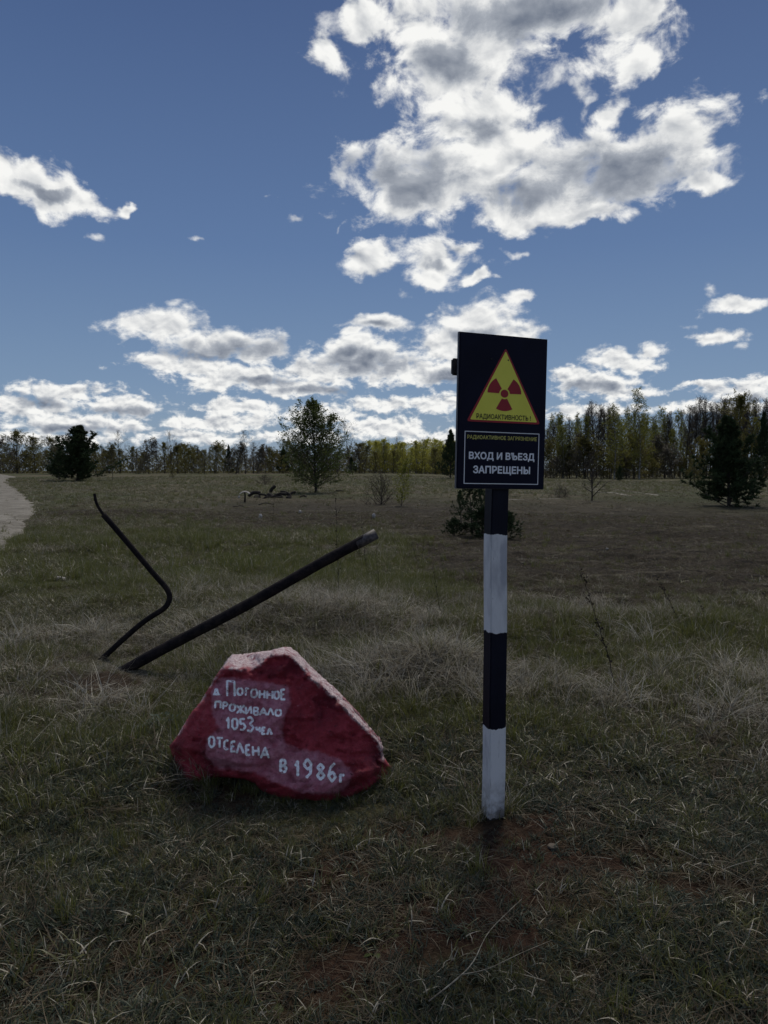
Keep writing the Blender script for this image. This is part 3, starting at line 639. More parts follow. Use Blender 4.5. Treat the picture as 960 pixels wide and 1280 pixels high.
flat('trefoil_centre', [[bu(310 + 27 * math.cos(R(t)), 392 + 27 * math.sin(R(t))) for t in range(0, 360, 15)]], F0 - .0014, M_RED, tri)
fr = []
for a, b_, c_, d in ((44, 654, 566, 659), (44, 1004, 566, 1009), (44, 659, 49, 1004), (561, 659, 566, 1004)):
    fr.append([bu(a, b_), bu(c_, b_), bu(c_, d), bu(a, d)])
flat('white_frame_line', fr, F0, M_WHT, board)
def lettering(name, txt, u0, u1, vbase, vtop, mat, parent, y, bold=.02, space=1.0):
    cu = bpy.data.curves.new(name, 'FONT'); cu.body = txt; cu.size = 1; cu.space_character = space; cu.resolution_u = 4
    ob = bpy.data.objects.new(name, cu); COL.objects.link(ob)
    dg = bpy.context.evaluated_depsgraph_get(); me = bpy.data.meshes.new_from_object(ob.evaluated_get(dg))
    bpy.data.objects.remove(ob)
    co = np.empty(len(me.vertices) * 3); me.vertices.foreach_get('co', co); co = co.reshape(-1, 3)
    x0, x1 = co[:, 0].min(), co[:, 0].max(); y0 = -bold; y1 = CAPH + bold
    a = bu(u0, vbase); b_ = bu(u1, vtop)
    if bold:
        nv = len(co); fs = [tuple(p.vertices) for p in me.polygons]; parts_ = []; ff = []
        for k in range(8):
            dx, dy = bold * math.cos(k * math.pi / 4), bold * math.sin(k * math.pi / 4)
            parts_.append(co + np.array([dx, dy, 0])); ff += [tuple(i + k * nv for i in f_) for f_ in fs]
        co = np.concatenate(parts_); x0 -= bold; x1 += bold
        me = bpy.data.meshes.new(name); me.from_pydata(co.tolist(), [], ff)
    yy = y - .00006 * (np.arange(len(co)) // (len(co) // 8 if bold else len(co) + 1))
    n = np.stack([a[0] + (co[:, 0] - x0) / (x1 - x0) * (b_[0] - a[0]), yy, a[1] + (co[:, 1] - y0) / (y1 - y0) * (b_[1] - a[1])], -1)
    me.vertices.foreach_set('co', n.ravel().astype(np.float32)); me.materials.clear(); me.materials.append(mat); me.update()
    return link(name, me, parent)
CAPH = .70
def cap_height():
    cu = bpy.data.curves.new('t', 'FONT'); cu.body = 'Н'; ob = bpy.data.objects.new('t', cu); COL.objects.link(ob)
    me = bpy.data.meshes.new_from_object(ob.evaluated_get(bpy.context.evaluated_depsgraph_get())); h = max(v.co.y for v in me.vertices)
    bpy.data.objects.remove(ob); bpy.data.meshes.remove(me); return h
CAPH = cap_height()
lettering('triangle_lettering', 'РАДИОАКТИВНОСТЬ !', 120, 500, 568, 534, M_BLK, tri, F0 - .0014, .018)
lettering('ochre_lettering', 'РАДИОАКТИВНОЕ ЗАГРЯЗНЕНИЕ', 62, 549, 706, 680, M_OCH, board, F0, .014)
lettering('upper_white_lettering', 'ВХОД И ВЪЕЗД', 75, 535, 842, 792, M_WHT, board, F0, .035)
lettering('lower_white_lettering', 'ЗАПРЕЩЕНЫ', 106, 506, 937, 885, M_WHT, board, F0, .035)
M_IRON = simple('bracket_black_iron', (.010, .010, .013), (.025, .022, .022), 30, .6, .4)
br = bmobj('bracket', boxbm(-BW / 2 - .016, .05, .020, .045, BH - .175, BH - .105, .006), M_IRON, board)
bmobj('bracket', boxbm(-.10, .08, .011, .030, .10, .145, .004), M_IRON, board)
for x, z in ((-.05, .12), (.03, .12), (-.05, .55), (.03, .55)):
    b_ = bmesh.new(); bmesh.ops.create_cone(b_, cap_ends=True, segments=8, radius1=.0042, radius2=.0030, depth=.003, matrix=Matrix.Translation((x - .012, -.0118, z)) @ Matrix.Rotation(R(90), 4, 'X'))
    bmobj('screw', b_, M_IRON, board)

# ------------------------------------------------------------------ the painted boulder
RK = lambda x, y: (200 + x / 3.2, 790 + y / 3.2)
OUT = [RK(*p) for p in [(38,455),(60,430),(100,362),(128,318),(160,280),(190,232),(215,190),(240,150),(270,108),(290,90),(330,88),(380,82),(440,74),(490,60),(520,60),(545,76),(560,92),(590,124),(620,152),(668,196),(720,242),(760,290),(800,332),(842,382),(880,428),(895,462),(893,490),(899,508),(918,538),(945,573),(930,590),(880,602),(830,640),(760,668),(700,690),(640,700),(560,698),(500,680),(430,655),(400,630),(380,606),(340,590),(300,585),(240,580),(180,590),(140,612),(100,592),(78,560),(60,522),(46,488)]]
INN = [RK(*p) for p in [(232,158),(255,142),(300,150),(372,150),(398,132),(416,112),(455,94),(500,90),(530,108),(558,132),(585,172),(620,200),(660,232),(700,266),(742,312),(780,352),(830,402),(872,446),(886,480),(890,510)]]
def inside(p, poly):
    c = False; j = len(poly) - 1
    for i in range(len(poly)):
        a, b_ = poly[i], poly[j]
        if (a[1] > p[1]) != (b_[1] > p[1]) and p[0] < (b_[0] - a[0]) * (p[1] - a[1]) / (b_[1] - a[1]) + a[0]: c = not c
        j = i
    return c
def sdist(px, py, line, closed=False):
    d = np.full(np.shape(px), 1e9); n = len(line)
    for i in range(n if closed else n - 1):
        (x0, y0), (x1, y1) = line[i], line[(i + 1) % n]; dx, dy = x1 - x0, y1 - y0
        t = np.clip(((px - x0) * dx + (py - y0) * dy) / (dx * dx + dy * dy + 1e-9), 0, 1)
        d = np.minimum(d, np.hypot(px - x0 - t * dx, py - y0 - t * dy))
    return d
rng = random.Random(3)
# densify the outline with small chips
ol = []
for i in range(len(OUT)):
    a, b_ = OUT[i], OUT[(i + 1) % len(OUT)]; n = max(1, int(math.hypot(a[0] - b_[0], a[1] - b_[1]) / 2.2))
    for k in range(n):
        t = k / n; ol.append((a[0] + (b_[0] - a[0]) * t + rng.uniform(-.5, .5), a[1] + (b_[1] - a[1]) * t + rng.uniform(-.5, .5)))
pts = [Vector(p) for p in ol]; no = len(pts)
for x in np.arange(208, 500, 2.3):
    for y in np.arange(804, 1012, 2.3):
        p = (x + rng.uniform(-.7, .7), y + rng.uniform(-.7, .7))
        if inside(p, OUT) and sdist(p[0], p[1], ol, True) > 1.3: pts.append(Vector(p))
res = delaunay_2d_cdt(pts, [(i, (i + 1) % no) for i in range(no)], [], 1, 1e-5)
v2 = [tuple(p) for p in res[0]]; tf = [tuple(f) for f in res[2]]
tf = [f for f in tf if inside((sum(v2[i][0] for i in f) / 3, sum(v2[i][1] for i in f) / 3), ol)]
v2 = np.array(v2); PX, PY = v2[:, 0], v2[:, 1]
YR = 3.23
topmask = np.array([(PY[i] < np.interp(PX[i], [p[0] for p in INN], [p[1] for p in INN])) and PX[i] > INN[0][0] for i in range(len(PX))])
dI = sdist(PX, PY, INN); dO = sdist(PX, PY, ol, True)
hz_ = (1000 - PY) / 190.0                                    # 0 at the foot, 1 at the top
Yf = YR + .20 * hz_ + .10 * hz_ ** 2
Yf = Yf + .22 * np.clip((300 - PX) / 90, 0, 1) ** 1.2 + .20 * np.clip((PX - 430) / 60, 0, 1) ** 1.5
Yf = Yf + np.where(topmask, np.minimum(dI / 3.2, 7) * .045, 0)             # the top facets recede
Yf = Yf - .018 * np.exp(-(dI / 5) ** 2)
Yf = Yf + .035 * np.exp(-dO / 2.5)
low = np.clip((PY - np.interp(PX, [215, 300, 340, 400, 480], [930, 955, 985, 990, 955])) / 12, 0, 1)
Yf = Yf + .06 * low
# facets, chips and grain
def ridge(x, y, s, o, sd): return np.abs(fb(x, y, s, o, sd)) * 2
Yf = Yf + .05 * fb(PX, PY, .018, 3, 71) + .035 * ridge(PX + .6 * PY, PY, .035, 3, 72) + .022 * fb(PX, PY, .14, 3, 73) + .010 * fb(PX, PY, .5, 2, 74)
Yf = Yf + np.where(topmask, .03 * fb(PX, PY, .12, 3, 75), 0) + .02 * ss(fb(PX * .5, PY * 1.3, .09, 3, 76), .12, .2)
cr2 = sdist(PX, PY, [RK(*p) for p in [(330, 90), (360, 108), (400, 118), (425, 104), (465, 92)]]); Yf = Yf + .035 * np.exp(-(cr2 / 1.1) ** 2)
cr3 = sdist(PX, PY, [RK(*p) for p in [(520, 215), (516, 300), (495, 400), (510, 450)]]); Yf = Yf + .012 * np.exp(-(cr3 / 2.0) ** 2) + .02 * ss(PX - 360, 0, 10) * ss(980 - PY, 0, 40) * ~topmask
crack = sdist(PX, PY, [RK(*p) for p in [(865, 520), (900, 545), (940, 560)]]); Yf = Yf + .05 * np.exp(-(crack / 1.4) ** 2)
crack = sdist(PX, PY, [RK(*p) for p in [(60, 500), (110, 520), (180, 560), (190, 590)]]); Yf = Yf + .03 * np.exp(-(crack / 2.2) ** 2)
front = [at(PX[i], PY[i], Yf[i]) for i in range(len(PX))]
dOm = dO * 3.3 / FPX
thick = .52 * (1 - np.exp(-dOm / .10))
onb = dO < .05
RV = [tuple(p) for p in front]; nf = len(front); bi = {}
for i in range(nf):
    if onb[i]: bi[i] = i; continue
    p = front[i]; th = thick[i] * (1 + .25 * fb(PX[i], PY[i], .03, 2, 77))
    bi[i] = len(RV); RV.append((p.x, max(p.y + .06, 3.42 + th), p.z * .96))
RF = [f if ((v2[f[1]][0] - v2[f[0]][0]) * (v2[f[2]][1] - v2[f[0]][1]) - (v2[f[2]][0] - v2[f[0]][0]) * (v2[f[1]][1] - v2[f[0]][1])) < 0 else f[::-1] for f in tf]
RFB = [tuple(bi[i] for i in f[::-1]) for f in RF]
RFB = [f for f, g in zip(RFB, RF) if not all(onb[i] for i in g)]
rc = Vector((-.42, 3.4, 0))
rme = mesh('painted_boulder', [(v[0] - rc.x, v[1] - rc.y, v[2] - rc.z) for v in RV], RF + RFB, bpy.data.materials.new('tmp'))
PATCH = [RK(*p) for p in [(235,185),(330,188),(515,215),(522,290),(495,340),(487,395),(500,440),(560,472),(640,480),(730,515),(770,570),(740,620),(700,650),(560,640),(480,610),(380,560),(240,545),(186,500),(188,430),(235,378),(208,330),(206,240)]]
inp = np.array([inside((PX[i], PY[i]), PATCH) for i in range(nf)]); dP = sdist(PX, PY, PATCH, True)
patch = ss(np.where(inp, dP, -dP) + 5 * fb(PX, PY, .16, 3, 81), -1.6, 1.6) * np.clip(.95 + 1.0 * fb(PX, PY, .1, 3, 82), .5, 1)
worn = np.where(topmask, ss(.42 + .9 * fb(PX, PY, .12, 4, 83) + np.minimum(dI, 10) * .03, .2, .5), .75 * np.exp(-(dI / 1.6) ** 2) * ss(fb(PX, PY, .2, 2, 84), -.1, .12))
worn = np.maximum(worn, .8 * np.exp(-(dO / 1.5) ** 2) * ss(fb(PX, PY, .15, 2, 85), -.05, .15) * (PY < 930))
def full(a, back): r = np.full(len(RV), back, float); r[:nf] = a; return r
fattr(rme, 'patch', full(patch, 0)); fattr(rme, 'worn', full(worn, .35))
m, b, o = material('boulder_red_paint_on_granite', .62, .35)
t = N('ShaderNodeTexCoord').outputs['Object']
g1 = NOISE(t, 24, 8, .65); g2 = NOISE(t, 110, 5, .65); g3 = NOISE(t, 6, 5, .6)
red = MIXC(MR(g1, .35, .65), (.24, .017, .030), (.35, .038, .058)); red = MIXC(MR(g3, .45, .65), red, (.14, .010, .021))
mau = MIXC(MR(g1, .35, .65), (.38, .12, .17), (.52, .23, .29)); mau = MIXC(MR(g2, .52, .76), mau, (.24, .06, .095))
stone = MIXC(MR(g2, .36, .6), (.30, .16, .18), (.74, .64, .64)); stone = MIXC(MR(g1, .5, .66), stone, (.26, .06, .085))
c = MIXC(ATTR('patch'), red, mau)
c = MIXC(MR(g2, .62, .72), c, (.42, .22, .27)); c = MIXC(MR(NOISE(t, 55, 4, .7), .63, .68), c, (.07, .012, .02))
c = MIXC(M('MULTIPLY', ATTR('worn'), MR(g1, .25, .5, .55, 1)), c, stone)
L(c, b.inputs['Base Color']); bump(b, M('ADD', M('MULTIPLY', g1, 1.0), M('MULTIPLY', g2, .45)), .9, .022)
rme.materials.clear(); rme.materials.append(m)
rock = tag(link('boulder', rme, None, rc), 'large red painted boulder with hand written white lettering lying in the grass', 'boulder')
# hand painted letters: brush strokes that follow the stone
bvh = BVHTree.FromPolygons([Vector(v) for v in RV], RF)
LT = {
 'д': [[(.15,.12),(.45,.95),(.6,.95),(.8,.12)],[(0,-.08),(0,.12),(1,.12),(1,-.08)]], '.': [[(.3,.02),(.5,.04)]],
 'П': [[(.08,0),(.1,1),(.9,.97),(.92,0)]], 'о': [[(.5,1),(.15,.85),(.05,.5),(.15,.12),(.5,0),(.85,.15),(.95,.5),(.85,.88),(.5,1)]],
 'г': [[(.15,0),(.15,1),(.85,.97)]], 'н': [[(.1,0),(.1,1)],[(.9,0),(.9,1)],[(.1,.5),(.9,.52)]],
 'е': [[(.9,1),(.15,.98),(.12,0),(.92,.02)],[(.14,.5),(.75,.53)]], 'Р': [[(.12,-.02),(.12,1),(.7,1),(.9,.78),(.7,.5),(.14,.45)]],
 'ж': [[(.5,0),(.5,1)],[(.02,1),(.5,.5),(1,1)],[(.0,0),(.5,.52),(1,0)]], 'и': [[(.1,1),(.1,0),(.9,1),(.9,0)]],
 'в': [[(.15,0),(.12,1),(.7,.98),(.82,.75),(.6,.53),(.15,.5)],[(.6,.53),(.92,.3),(.75,.02),(.15,0)]],
 'а': [[(0,0),(.5,1),(.98,0)],[(.22,.36),(.78,.36)]], 'л': [[(0,.0),(.45,1),(.9,0)]],
 '1': [[(.1,.65),(.55,1),(.55,0)]], '0': [[(.5,1),(.12,.8),(.1,.25),(.5,0),(.88,.22),(.9,.78),(.5,1)]],
 '5': [[(.9,1),(.2,1),(.15,.55),(.65,.6),(.9,.3),(.6,0),(.1,.05)]], '3': [[(.1,.9),(.55,1),(.85,.78),(.45,.53),(.9,.28),(.55,0),(.05,.1)]],
 'ч': [[(.1,1),(.15,.5),(.85,.48)],[(.85,1),(.85,0)]], 'О': [[(.5,1),(.12,.8),(.1,.25),(.5,0),(.88,.22),(.9,.78),(.5,1)]],
 'Т': [[(0,1),(1,1)],[(.5,1),(.5,0)]], 'С': [[(.9,.88),(.5,1),(.12,.75),(.1,.25),(.5,0),(.9,.12)]],
 '9': [[(.85,.6),(.5,.45),(.12,.7),(.5,1),(.88,.75),(.8,.25),(.3,0)]],
 '8': [[(.5,.53),(.15,.78),(.5,1),(.85,.78),(.5,.53),(.1,.25),(.5,0),(.92,.25),(.5,.53)]],
 '6': [[(.8,1),(.3,.75),(.1,.3),(.5,0),(.88,.25),(.6,.52),(.15,.35)]],
}
m, b, o = material('brushed_white_paint', .6, .3)
t = N('ShaderNodeTexCoord').outputs['Object']; n_ = NOISE(t, 90, 6, .7)
L(MIXC(MR(n_, .45, .7), (.90, .92, .95), (.62, .54, .60)), b.inputs['Base Color']); bump(b, n_, .5, .003); M_BRUSH = m
def paint_line(name, glyphs, wpx, seed):
    "glyphs: (letter, x, y of its baseline, width, height) in enlarged photo units on the stone's face"
    rg = random.Random(seed); V = []; F = []; wpx *= 1.22
    def put(px, py):
        d = ray(px, py).normalized(); h = bvh.ray_cast(Vector((0, 0, CAMZ)), d)
        if h[0] is None: return None
        q = h[0] - d * .0035; return q - rc
    for ch, x, y, w, h in glyphs:
        sl = rg.uniform(-.06, .06)
        for st in LT[ch]:
            P_ = [RK(x + (a + sl * c_) * w, y - c_ * h) for a, c_ in st]; pth = []
            for i in range(len(P_) - 1):
                n = max(1, int(math.hypot(P_[i + 1][0] - P_[i][0], P_[i + 1][1] - P_[i][1]) / .9))
                for k in range(n): t = k / n; pth.append((P_[i][0] + (P_[i + 1][0] - P_[i][0]) * t, P_[i][1] + (P_[i + 1][1] - P_[i][1]) * t))
            pth.append(P_[-1])
            pth = [((pth[max(i - 1, 0)][0] + 2 * p[0] + pth[min(i + 1, len(pth) - 1)][0]) / 4, (pth[max(i - 1, 0)][1] + 2 * p[1] + pth[min(i + 1, len(pth) - 1)][1]) / 4) for i, p in enumerate(pth)]
            prev = None
            for i, p in enumerate(pth):
                a = pth[max(i - 1, 0)]; c_ = pth[min(i + 1, len(pth) - 1)]; dx, dy = c_[0] - a[0], c_[1] - a[1]; l_ = math.hypot(dx, dy) or 1
                ww = wpx * rg.uniform(.8, 1.15) / 2; e = .35 if i in (0, len(pth) - 1) else 1
                A = put(p[0] - dy / l_ * ww * e, p[1] + dx / l_ * ww * e); B = put(p[0] + dy / l_ * ww * e, p[1] - dx / l_ * ww * e)
                if A is None or B is None: prev = None; continue
                V += [A, B]; k = len(V) - 2
                if prev is not None: F.append((prev, prev + 1, k + 1, k))
                prev = k
    me = bpy.data.meshes.new(name); me.from_pydata([tuple(v) for v in V], [], F); me.materials.append(M_BRUSH)
    return link(name, me, rock)
paint_line('painted_village_name', [('д',214,252,24,26),('.',240,252,8,8),('П',266,258,36,62),('о',308,252,24,28),('г',340,256,20,30),('о',362,262,28,34),('н',396,266,24,34),('н',426,268,26,34),('о',456,268,22,32),('е',482,270,22,40)], 2.3, 1)
paint_line('painted_words', [('П',218,306,26,28),('Р',250,310,22,28),('о',276,316,26,28),('ж',306,326,34,34),('и',342,328,26,30),('в',372,332,24,30),('а',398,334,30,30),('л',430,334,28,28),('о',460,336,26,26)], 2.2, 2)
paint_line('painted_number_and_word', [('1',264,388,18,46),('0',286,390,26,46),('5',316,392,28,44),('3',346,398,32,58),('ч',384,402,18,24),('е',406,408,18,26),('л',428,412,22,26)], 2.4, 3)
paint_line('painted_word', [('О',194,462,26,46),('Т',224,464,28,40),('С',254,470,22,38),('е',282,478,22,40),('л',306,486,32,42),('е',342,492,22,40),('н',370,496,28,40),('а',402,506,34,44)], 2.4, 4)
paint_line('painted_year', [('в',478,560,30,48),('1',538,578,24,62),('9',572,584,38,76),('8',626,590,34,62),('6',670,598,36,74),('г',718,604,26,32)], 2.9, 5)

# ------------------------------------------------------------------ bent rusty pipes
m, b, o = material('pipe_dark_rust', .85, .12)
t = N('ShaderNodeTexCoord').outputs['Object']; n1 = NOISE(t, 16, 8, .7); n2 = NOISE(t, 70, 5, .6)
c = MIXC(MR(n1, .4, .65), (.008, .007, .009), (.022, .017, .017)); c = MIXC(MR(n2, .6, .74), c, (.05, .038, .036))
L(c, b.inputs['Base Color']); bump(b, M('ADD', n1, n2), .6, .003); M_PIPE = m
def tube_obj(name, pts, rad, mat, parent=None, n=14, cap=True, smooth=True, org=None):
    tb = TB(); 
    if not hasattr(rad, '__len__'): rad = [rad] * len(pts)
    # keep one reference direction so the tube does not twist
    V = []; F = []; ref = None
    for i, p in enumerate(pts):
        d = (pts[min(i + 1, len(pts) - 1)] - pts[max(i - 1, 0)]).normalized()
        ref = d.orthogonal().normalized() if ref is None else (ref - d * ref.dot(d)).normalized(); c_ = d.cross(ref)
        for k in range(n): a = 2 * math.pi * k / n; V.append(p + (ref * math.cos(a) + c_ * math.sin(a)) * rad[i])
    for i in range(len(pts) - 1):
        for k in range(n): a0 = i * n + k; a1 = i * n + (k + 1) % n; F.append((a0, a1, a1 + n, a0 + n))
    if cap: F.append(tuple(range(n))[::-1]); F.append(tuple((len(pts) - 1) * n + k for k in range(n)))
    org = org or Vector((0, 0, 0))
    me = mesh(name, [tuple(v - org) for v in V], F, mat, smooth)
    if cap:
        for p_ in me.polygons:
            if len(p_.vertices) > 4: p_.use_smooth = False
    return link(name, me, parent, None if parent else org)
def bez(P_, k=8):
    out = []
    for i in range(len(P_) - 1):
        p0, p1, p2, p3 = P_[max(i - 1, 0)], P_[i], P_[i + 1], P_[min(i + 2, len(P_) - 1)]
        for j in range(k):
            t = j / k; out.append(.5 * ((2 * p1) + (p2 - p0) * t + (2 * p0 - 5 * p1 + 4 * p2 - p3) * t * t + (3 * p1 - p0 - 3 * p2 + p3) * t ** 3))
    return out + [P_[-1]]
b0 = gp(156, 836); YP = b0.y
e0 = at(469.5, 667.5, YP + .25); s0 = at(134, 847, YP - .03) - Vector((0, 0, .02))
ax = (e0 - s0)
pipe = tube_obj('steel_pipe', [s0 + ax * k / 24 + Vector((0, 0, .006 * math.sin(k * .4))) for k in range(25)], [.041 + .0012 * math.sin(k * 2.3) for k in range(25)], M_PIPE, org=b0, n=18)
tag(pipe, 'thick straight dark steel pipe leaning up out of the grass towards the right', 'pipe')
M_SCUFF = simple('scuffed_steel', (.09, .08, .085), (.022, .018, .02), 45, .6, .4)
en = e0 - ax.normalized() * .17
tube_obj('worn_pipe_end', [en - b0, e0 + ax.normalized() * .006 - b0], [.0425, .0425], M_SCUFF, pipe, n=18)
YQ = gp(136, 824).y
bp = [at(118, 833, YQ - .03), at(152, 801, YQ + .02), at(180, 777, YQ + .06), at(203, 762, YQ + .10), at(210, 754, YQ + .12), at(212, 745, YQ + .13), at(207, 734, YQ + .13), at(192, 717, YQ + .12), at(171, 692, YQ + .1), at(149, 666, YQ + .08), at(129, 643, YQ + .05)]
bp = bez(bp, 6); bo = gp(133, 818)
bpo = tube_obj('bent_pipe', bp, .0235, M_PIPE, org=bo, n=14); tag(bpo, 'bent dark pipe sticking out of the grass with a thin rod in its top', 'pipe')
rod = bez([at(131, 645, YQ + .05), at(127, 640, YQ + .05), at(122, 632, YQ + .04), at(119.5, 625, YQ + .04), at(118, 617, YQ + .04)], 5)
tube_obj('thin_rod', [p - bo for p in rod], .0125, M_PIPE, bpo, n=10)

# ------------------------------------------------------------------ stones and scrap in the meadow
M_PALE = simple('stone_pale', (.42, .40, .38), (.24, .22, .20), 9, .85, .2, .01, .8)
M_SCRAP = simple('burnt_wood', (.012, .011, .010), (.04, .034, .03), 12, .9, .2, .01, .8)
def lump(name, loc, sx, sy, sz, mat, label, cat, seed=0, group=None):
    bm = bmesh.new(); bmesh.ops.create_icosphere(bm, subdivisions=3, radius=1); rg = random.Random(seed)
    cuts = [(Vector((rg.gauss(0, 1), rg.gauss(0, 1), rg.gauss(0, .7))).normalized(), rg.uniform(.45, .85)) for _ in range(9)]
    for v in bm.verts:
        p = v.co.copy()
        for d, k in cuts:
            s_ = p.dot(d)
            if s_ > k: p -= d * (s_ - k) * .9
        p *= 1 + .12 * float(fb(p.x + seed, p.y + p.z, 1.8, 3, 91)); v.co = Vector((p.x * sx, p.y * sy, p.z * sz))
    ob = bmobj(name, bm, mat, None, loc); ob.rotation_euler.z = rg.random() * 6
    return tag(ob, label, cat, group)
def G(px, py, dz=0): g = gp(px, py); g.z += dz; return g
def wpx(px_, g): return px_ * g.y / FPX / 2
for px, py, w, h, lab in ((325.5, 648, 6, 5, 'small pale stone in the meadow below the heap of scrap'), (467, 648.5, 6, 5, 'small pale stone near the upper end of the leaning pipe'), (375, 642, 5, 3, 'faint pale flat stone between the two small white stones'),
     (299, 623, 3, 3, 'tiny pale stone just left of the white stump'), (76, 727, 17, 5, 'flat pale stone in the grass at the far left'), (94, 733, 12, 4, 'second flatter stone beside the flat pale stone at far left'), (759, 688, 5, 1.6, 'thin white shard on the dark field right of the post')):
    g = G(px, py, 0); s_ = wpx(w, g); lump('stone', g + Vector((0, 0, h * g.y / FPX * .6)), s_, s_ * .8, h * g.y / FPX * .9, M_PALE, lab, 'stone', int(px))
g = gp(692, 1061); lump('stone', g + Vector((0, 0, .006)), .035, .02, .012, simple('stone_brown', (.10, .08, .06), (.06, .05, .04), 30), 'small brown flat stone in front of the post on bare earth', 'stone', 5)
# stump with a white object on it
g = G(306, 628); hgt = 16 * g.y / FPX
st = link('stump', None, None, g); tag(st, 'short dark stake capped with a white bent sheet beside the scrap heap', 'stake')
tube_obj('stake', [Vector((0, 0, -.1)), Vector((.02, 0, hgt * .5)), Vector((0, 0, hgt * .85))], [.06, .05, .04], M_SCRAP, st, n=8)
bm = bmesh.new(); bmesh.ops.create_grid(bm, x_segments=8, y_segments=4, size=.5)
for v in bm.verts: x, y = v.co.x, v.co.y; v.co = Vector((x * .62, y * .3, hgt * .9 - .55 * x * x - .12 * abs(y) + .05 * x))
bmesh.ops.solidify(bm, geom=bm.faces[:], thickness=.02)
bmobj('white_sheet', bm, M_PALE, st)
g0 = G(340, 623)
rg = random.Random(12)
for k, (px, py, ln, hh, an, lab) in enumerate(((318, 621, 15, 6, .3, 'charred branch arching out beside the white capped stake'), (330, 622, 14, 4, -.4, 'charred log lying left of the middle of the scrap heap'), (341, 616, 10, 7, 1.2, 'short charred stick standing up in the scrap heap'),
       (348, 622, 20, 5, .2, 'thick charred log in the middle of the scrap heap'), (357, 621, 14, 6, -.5, 'charred log at the right of the scrap heap'), (340, 623.5, 24, 3, .05, 'long low charred log at the front of the scrap heap'),
       (379, 622, 9, 2.5, 0, 'small charred log lying right of the scrap heap'), (424, 615.5, 13, 2.5, 0, 'dark log lying right of the lone birch'), (333, 631, 20, 1.5, 0, 'thin dark pole on the ground in front of the scrap heap'), (298, 634, 14, 1.2, .0, 'thin dark pole on the ground left of the stake'), (366, 619, 7, 4, .5, 'small charred stub at the right end of the scrap heap'))):
    g = G(px, py); L_ = ln * g.y / FPX; hR = hh * g.y / FPX
    d = Vector((math.cos(an * .5), .4, math.sin(an))).normalized()
    P_ = [d * (L_ * (t - .5)) + Vector((0, 0, hR * .4 + hR * .5 * math.sin(t * 3.1) + rg.uniform(-.03, .03))) for t in (0, .2, .4, .6, .8, 1)]
    r_ = min(.2, hR * .42)
    ob = tube_obj('charred_log', P_, [r_ * rg.uniform(.6, 1.1) for _ in P_], M_SCRAP, None, n=7); ob.location = g
    tag(ob, lab, 'log')

for k, (px, py, w, h, lab) in enumerate(((322, 621, 12, 7, 'dark lump of burnt scrap right beside the white capped stake'), (338, 620, 13, 9, 'dark lump of burnt scrap under the upright stick'), (350, 621, 15, 9, 'largest dark lump in the middle of the scrap heap'), (361, 622, 10, 6, 'low dark lump at the right end of the scrap heap'))):
    g = gp(px, py + 1); lump('scrap', g, wpx(w, g), wpx(w, g) * .7, h * g.y / FPX * .6, M_SCRAP, lab, 'scrap', 40 + k)

# ------------------------------------------------------------------ dead weed stalks
M_WEED = simple('weed_dark_brown', (.022, .019, .016), (.05, .042, .034), 40, .9, .1)
M_STRAWSTEM = simple('stem_pale_straw', (.36, .33, .26), (.16, .14, .11), 40, .9, .1)
def weed(px0, py0, px1, py1, label, seed, side=10, blobs=10, dY=.1, r=.004, mat=None, curve=.0):
    rg = random.Random(seed); mat = mat or M_WEED
    b_ = gp(px0, py0); t_ = at(px1, py1, b_.y + dY); v = t_ - b_; n = 14
    per = Vector((v.z, 0, -v.x)).normalized() * v.length
    P_ = [v * (i / n) + per * curve * math.sin(math.pi * i / n) + Vector((rg.gauss(0, .004), rg.gauss(0, .004), 0)) * (i > 0) for i in range(n + 1)]; P_[0] = Vector((0, 0, -.03))
    tb = TB(); tb.tube(P_, [r * (1 - .75 * i / n) for i in range(n + 1)], 5)
    for k in range(side):
        i = rg.randint(3, n - 1); a = rg.random() * 6.28; l_ = v.length * rg.uniform(.06, .2) * (1.1 - i / n * .7)
        d = (Vector((math.cos(a), math.sin(a), 0)) * .6 + v.normalized()).normalized(); tb.tube([P_[i], P_[i] + d * l_ * .5, P_[i] + d * l_ + Vector((0, 0, l_ * .1))], [r * .5, r * .4, r * .2], 3)
        for _ in range(2): q = P_[i] + d * l_ * rg.uniform(.4, 1); tb.leaf(q, r * 4.5, rg)
    for k in range(blobs):
        i = rg.randint(3, n); tb.leaf(P_[i] + Vector((rg.gauss(0, r * 1.5), rg.gauss(0, r * 1.5), 0)), r * rg.uniform(4, 7), rg)
    nv = len(tb.V); V = tb.V + tb.LV; F = tb.F + [tuple(i + nv for i in f) for f in tb.LF]
    me = bpy.data.meshes.new('dead_weed'); me.from_pydata([tuple(x) for x in V], [], F); me.materials.append(mat)
    return tag(link('dead_weed', me, None, b_), label, 'weed')
weed(424, 745, 419, 618, 'tall dark weed stalk crossing behind the middle of the leaning pipe', 1, 12, 16)
weed(458, 715, 452, 645, 'thinner dead weed stalk behind the upper end of the leaning pipe', 2, 8, 12)
weed(474, 745, 470, 672, 'faint pale dead stalk right of the pipe end', 3, 5, 4, r=.0025)
weed(521, 703, 514, 672, 'left of two short dark stalks right of the pipe end', 4, 3, 2)
weed(527, 704, 531, 664, 'right of two short dark stalks right of the pipe end', 5, 3, 2)
weed(553, 775, 540, 705, 'leaning thin dead weed left of the post', 6, 8, 4, r=.003)
weed(770, 862, 724, 712, 'long dark dead weed stalk leaning left on the bank right of the post', 7, 14, 22, r=.0045, curve=.02)
weed(852, 782, 822, 722, 'dark seed headed weed leaning left at the edge of the dark field', 8, 8, 20)
weed(885, 778, 872, 748, 'short dark seed headed weed right of the leaning one at the field edge', 9, 6, 16)
weed(900, 778, 904, 770, 'tiny dark weed at the right end of the field edge weeds', 10, 3, 8)
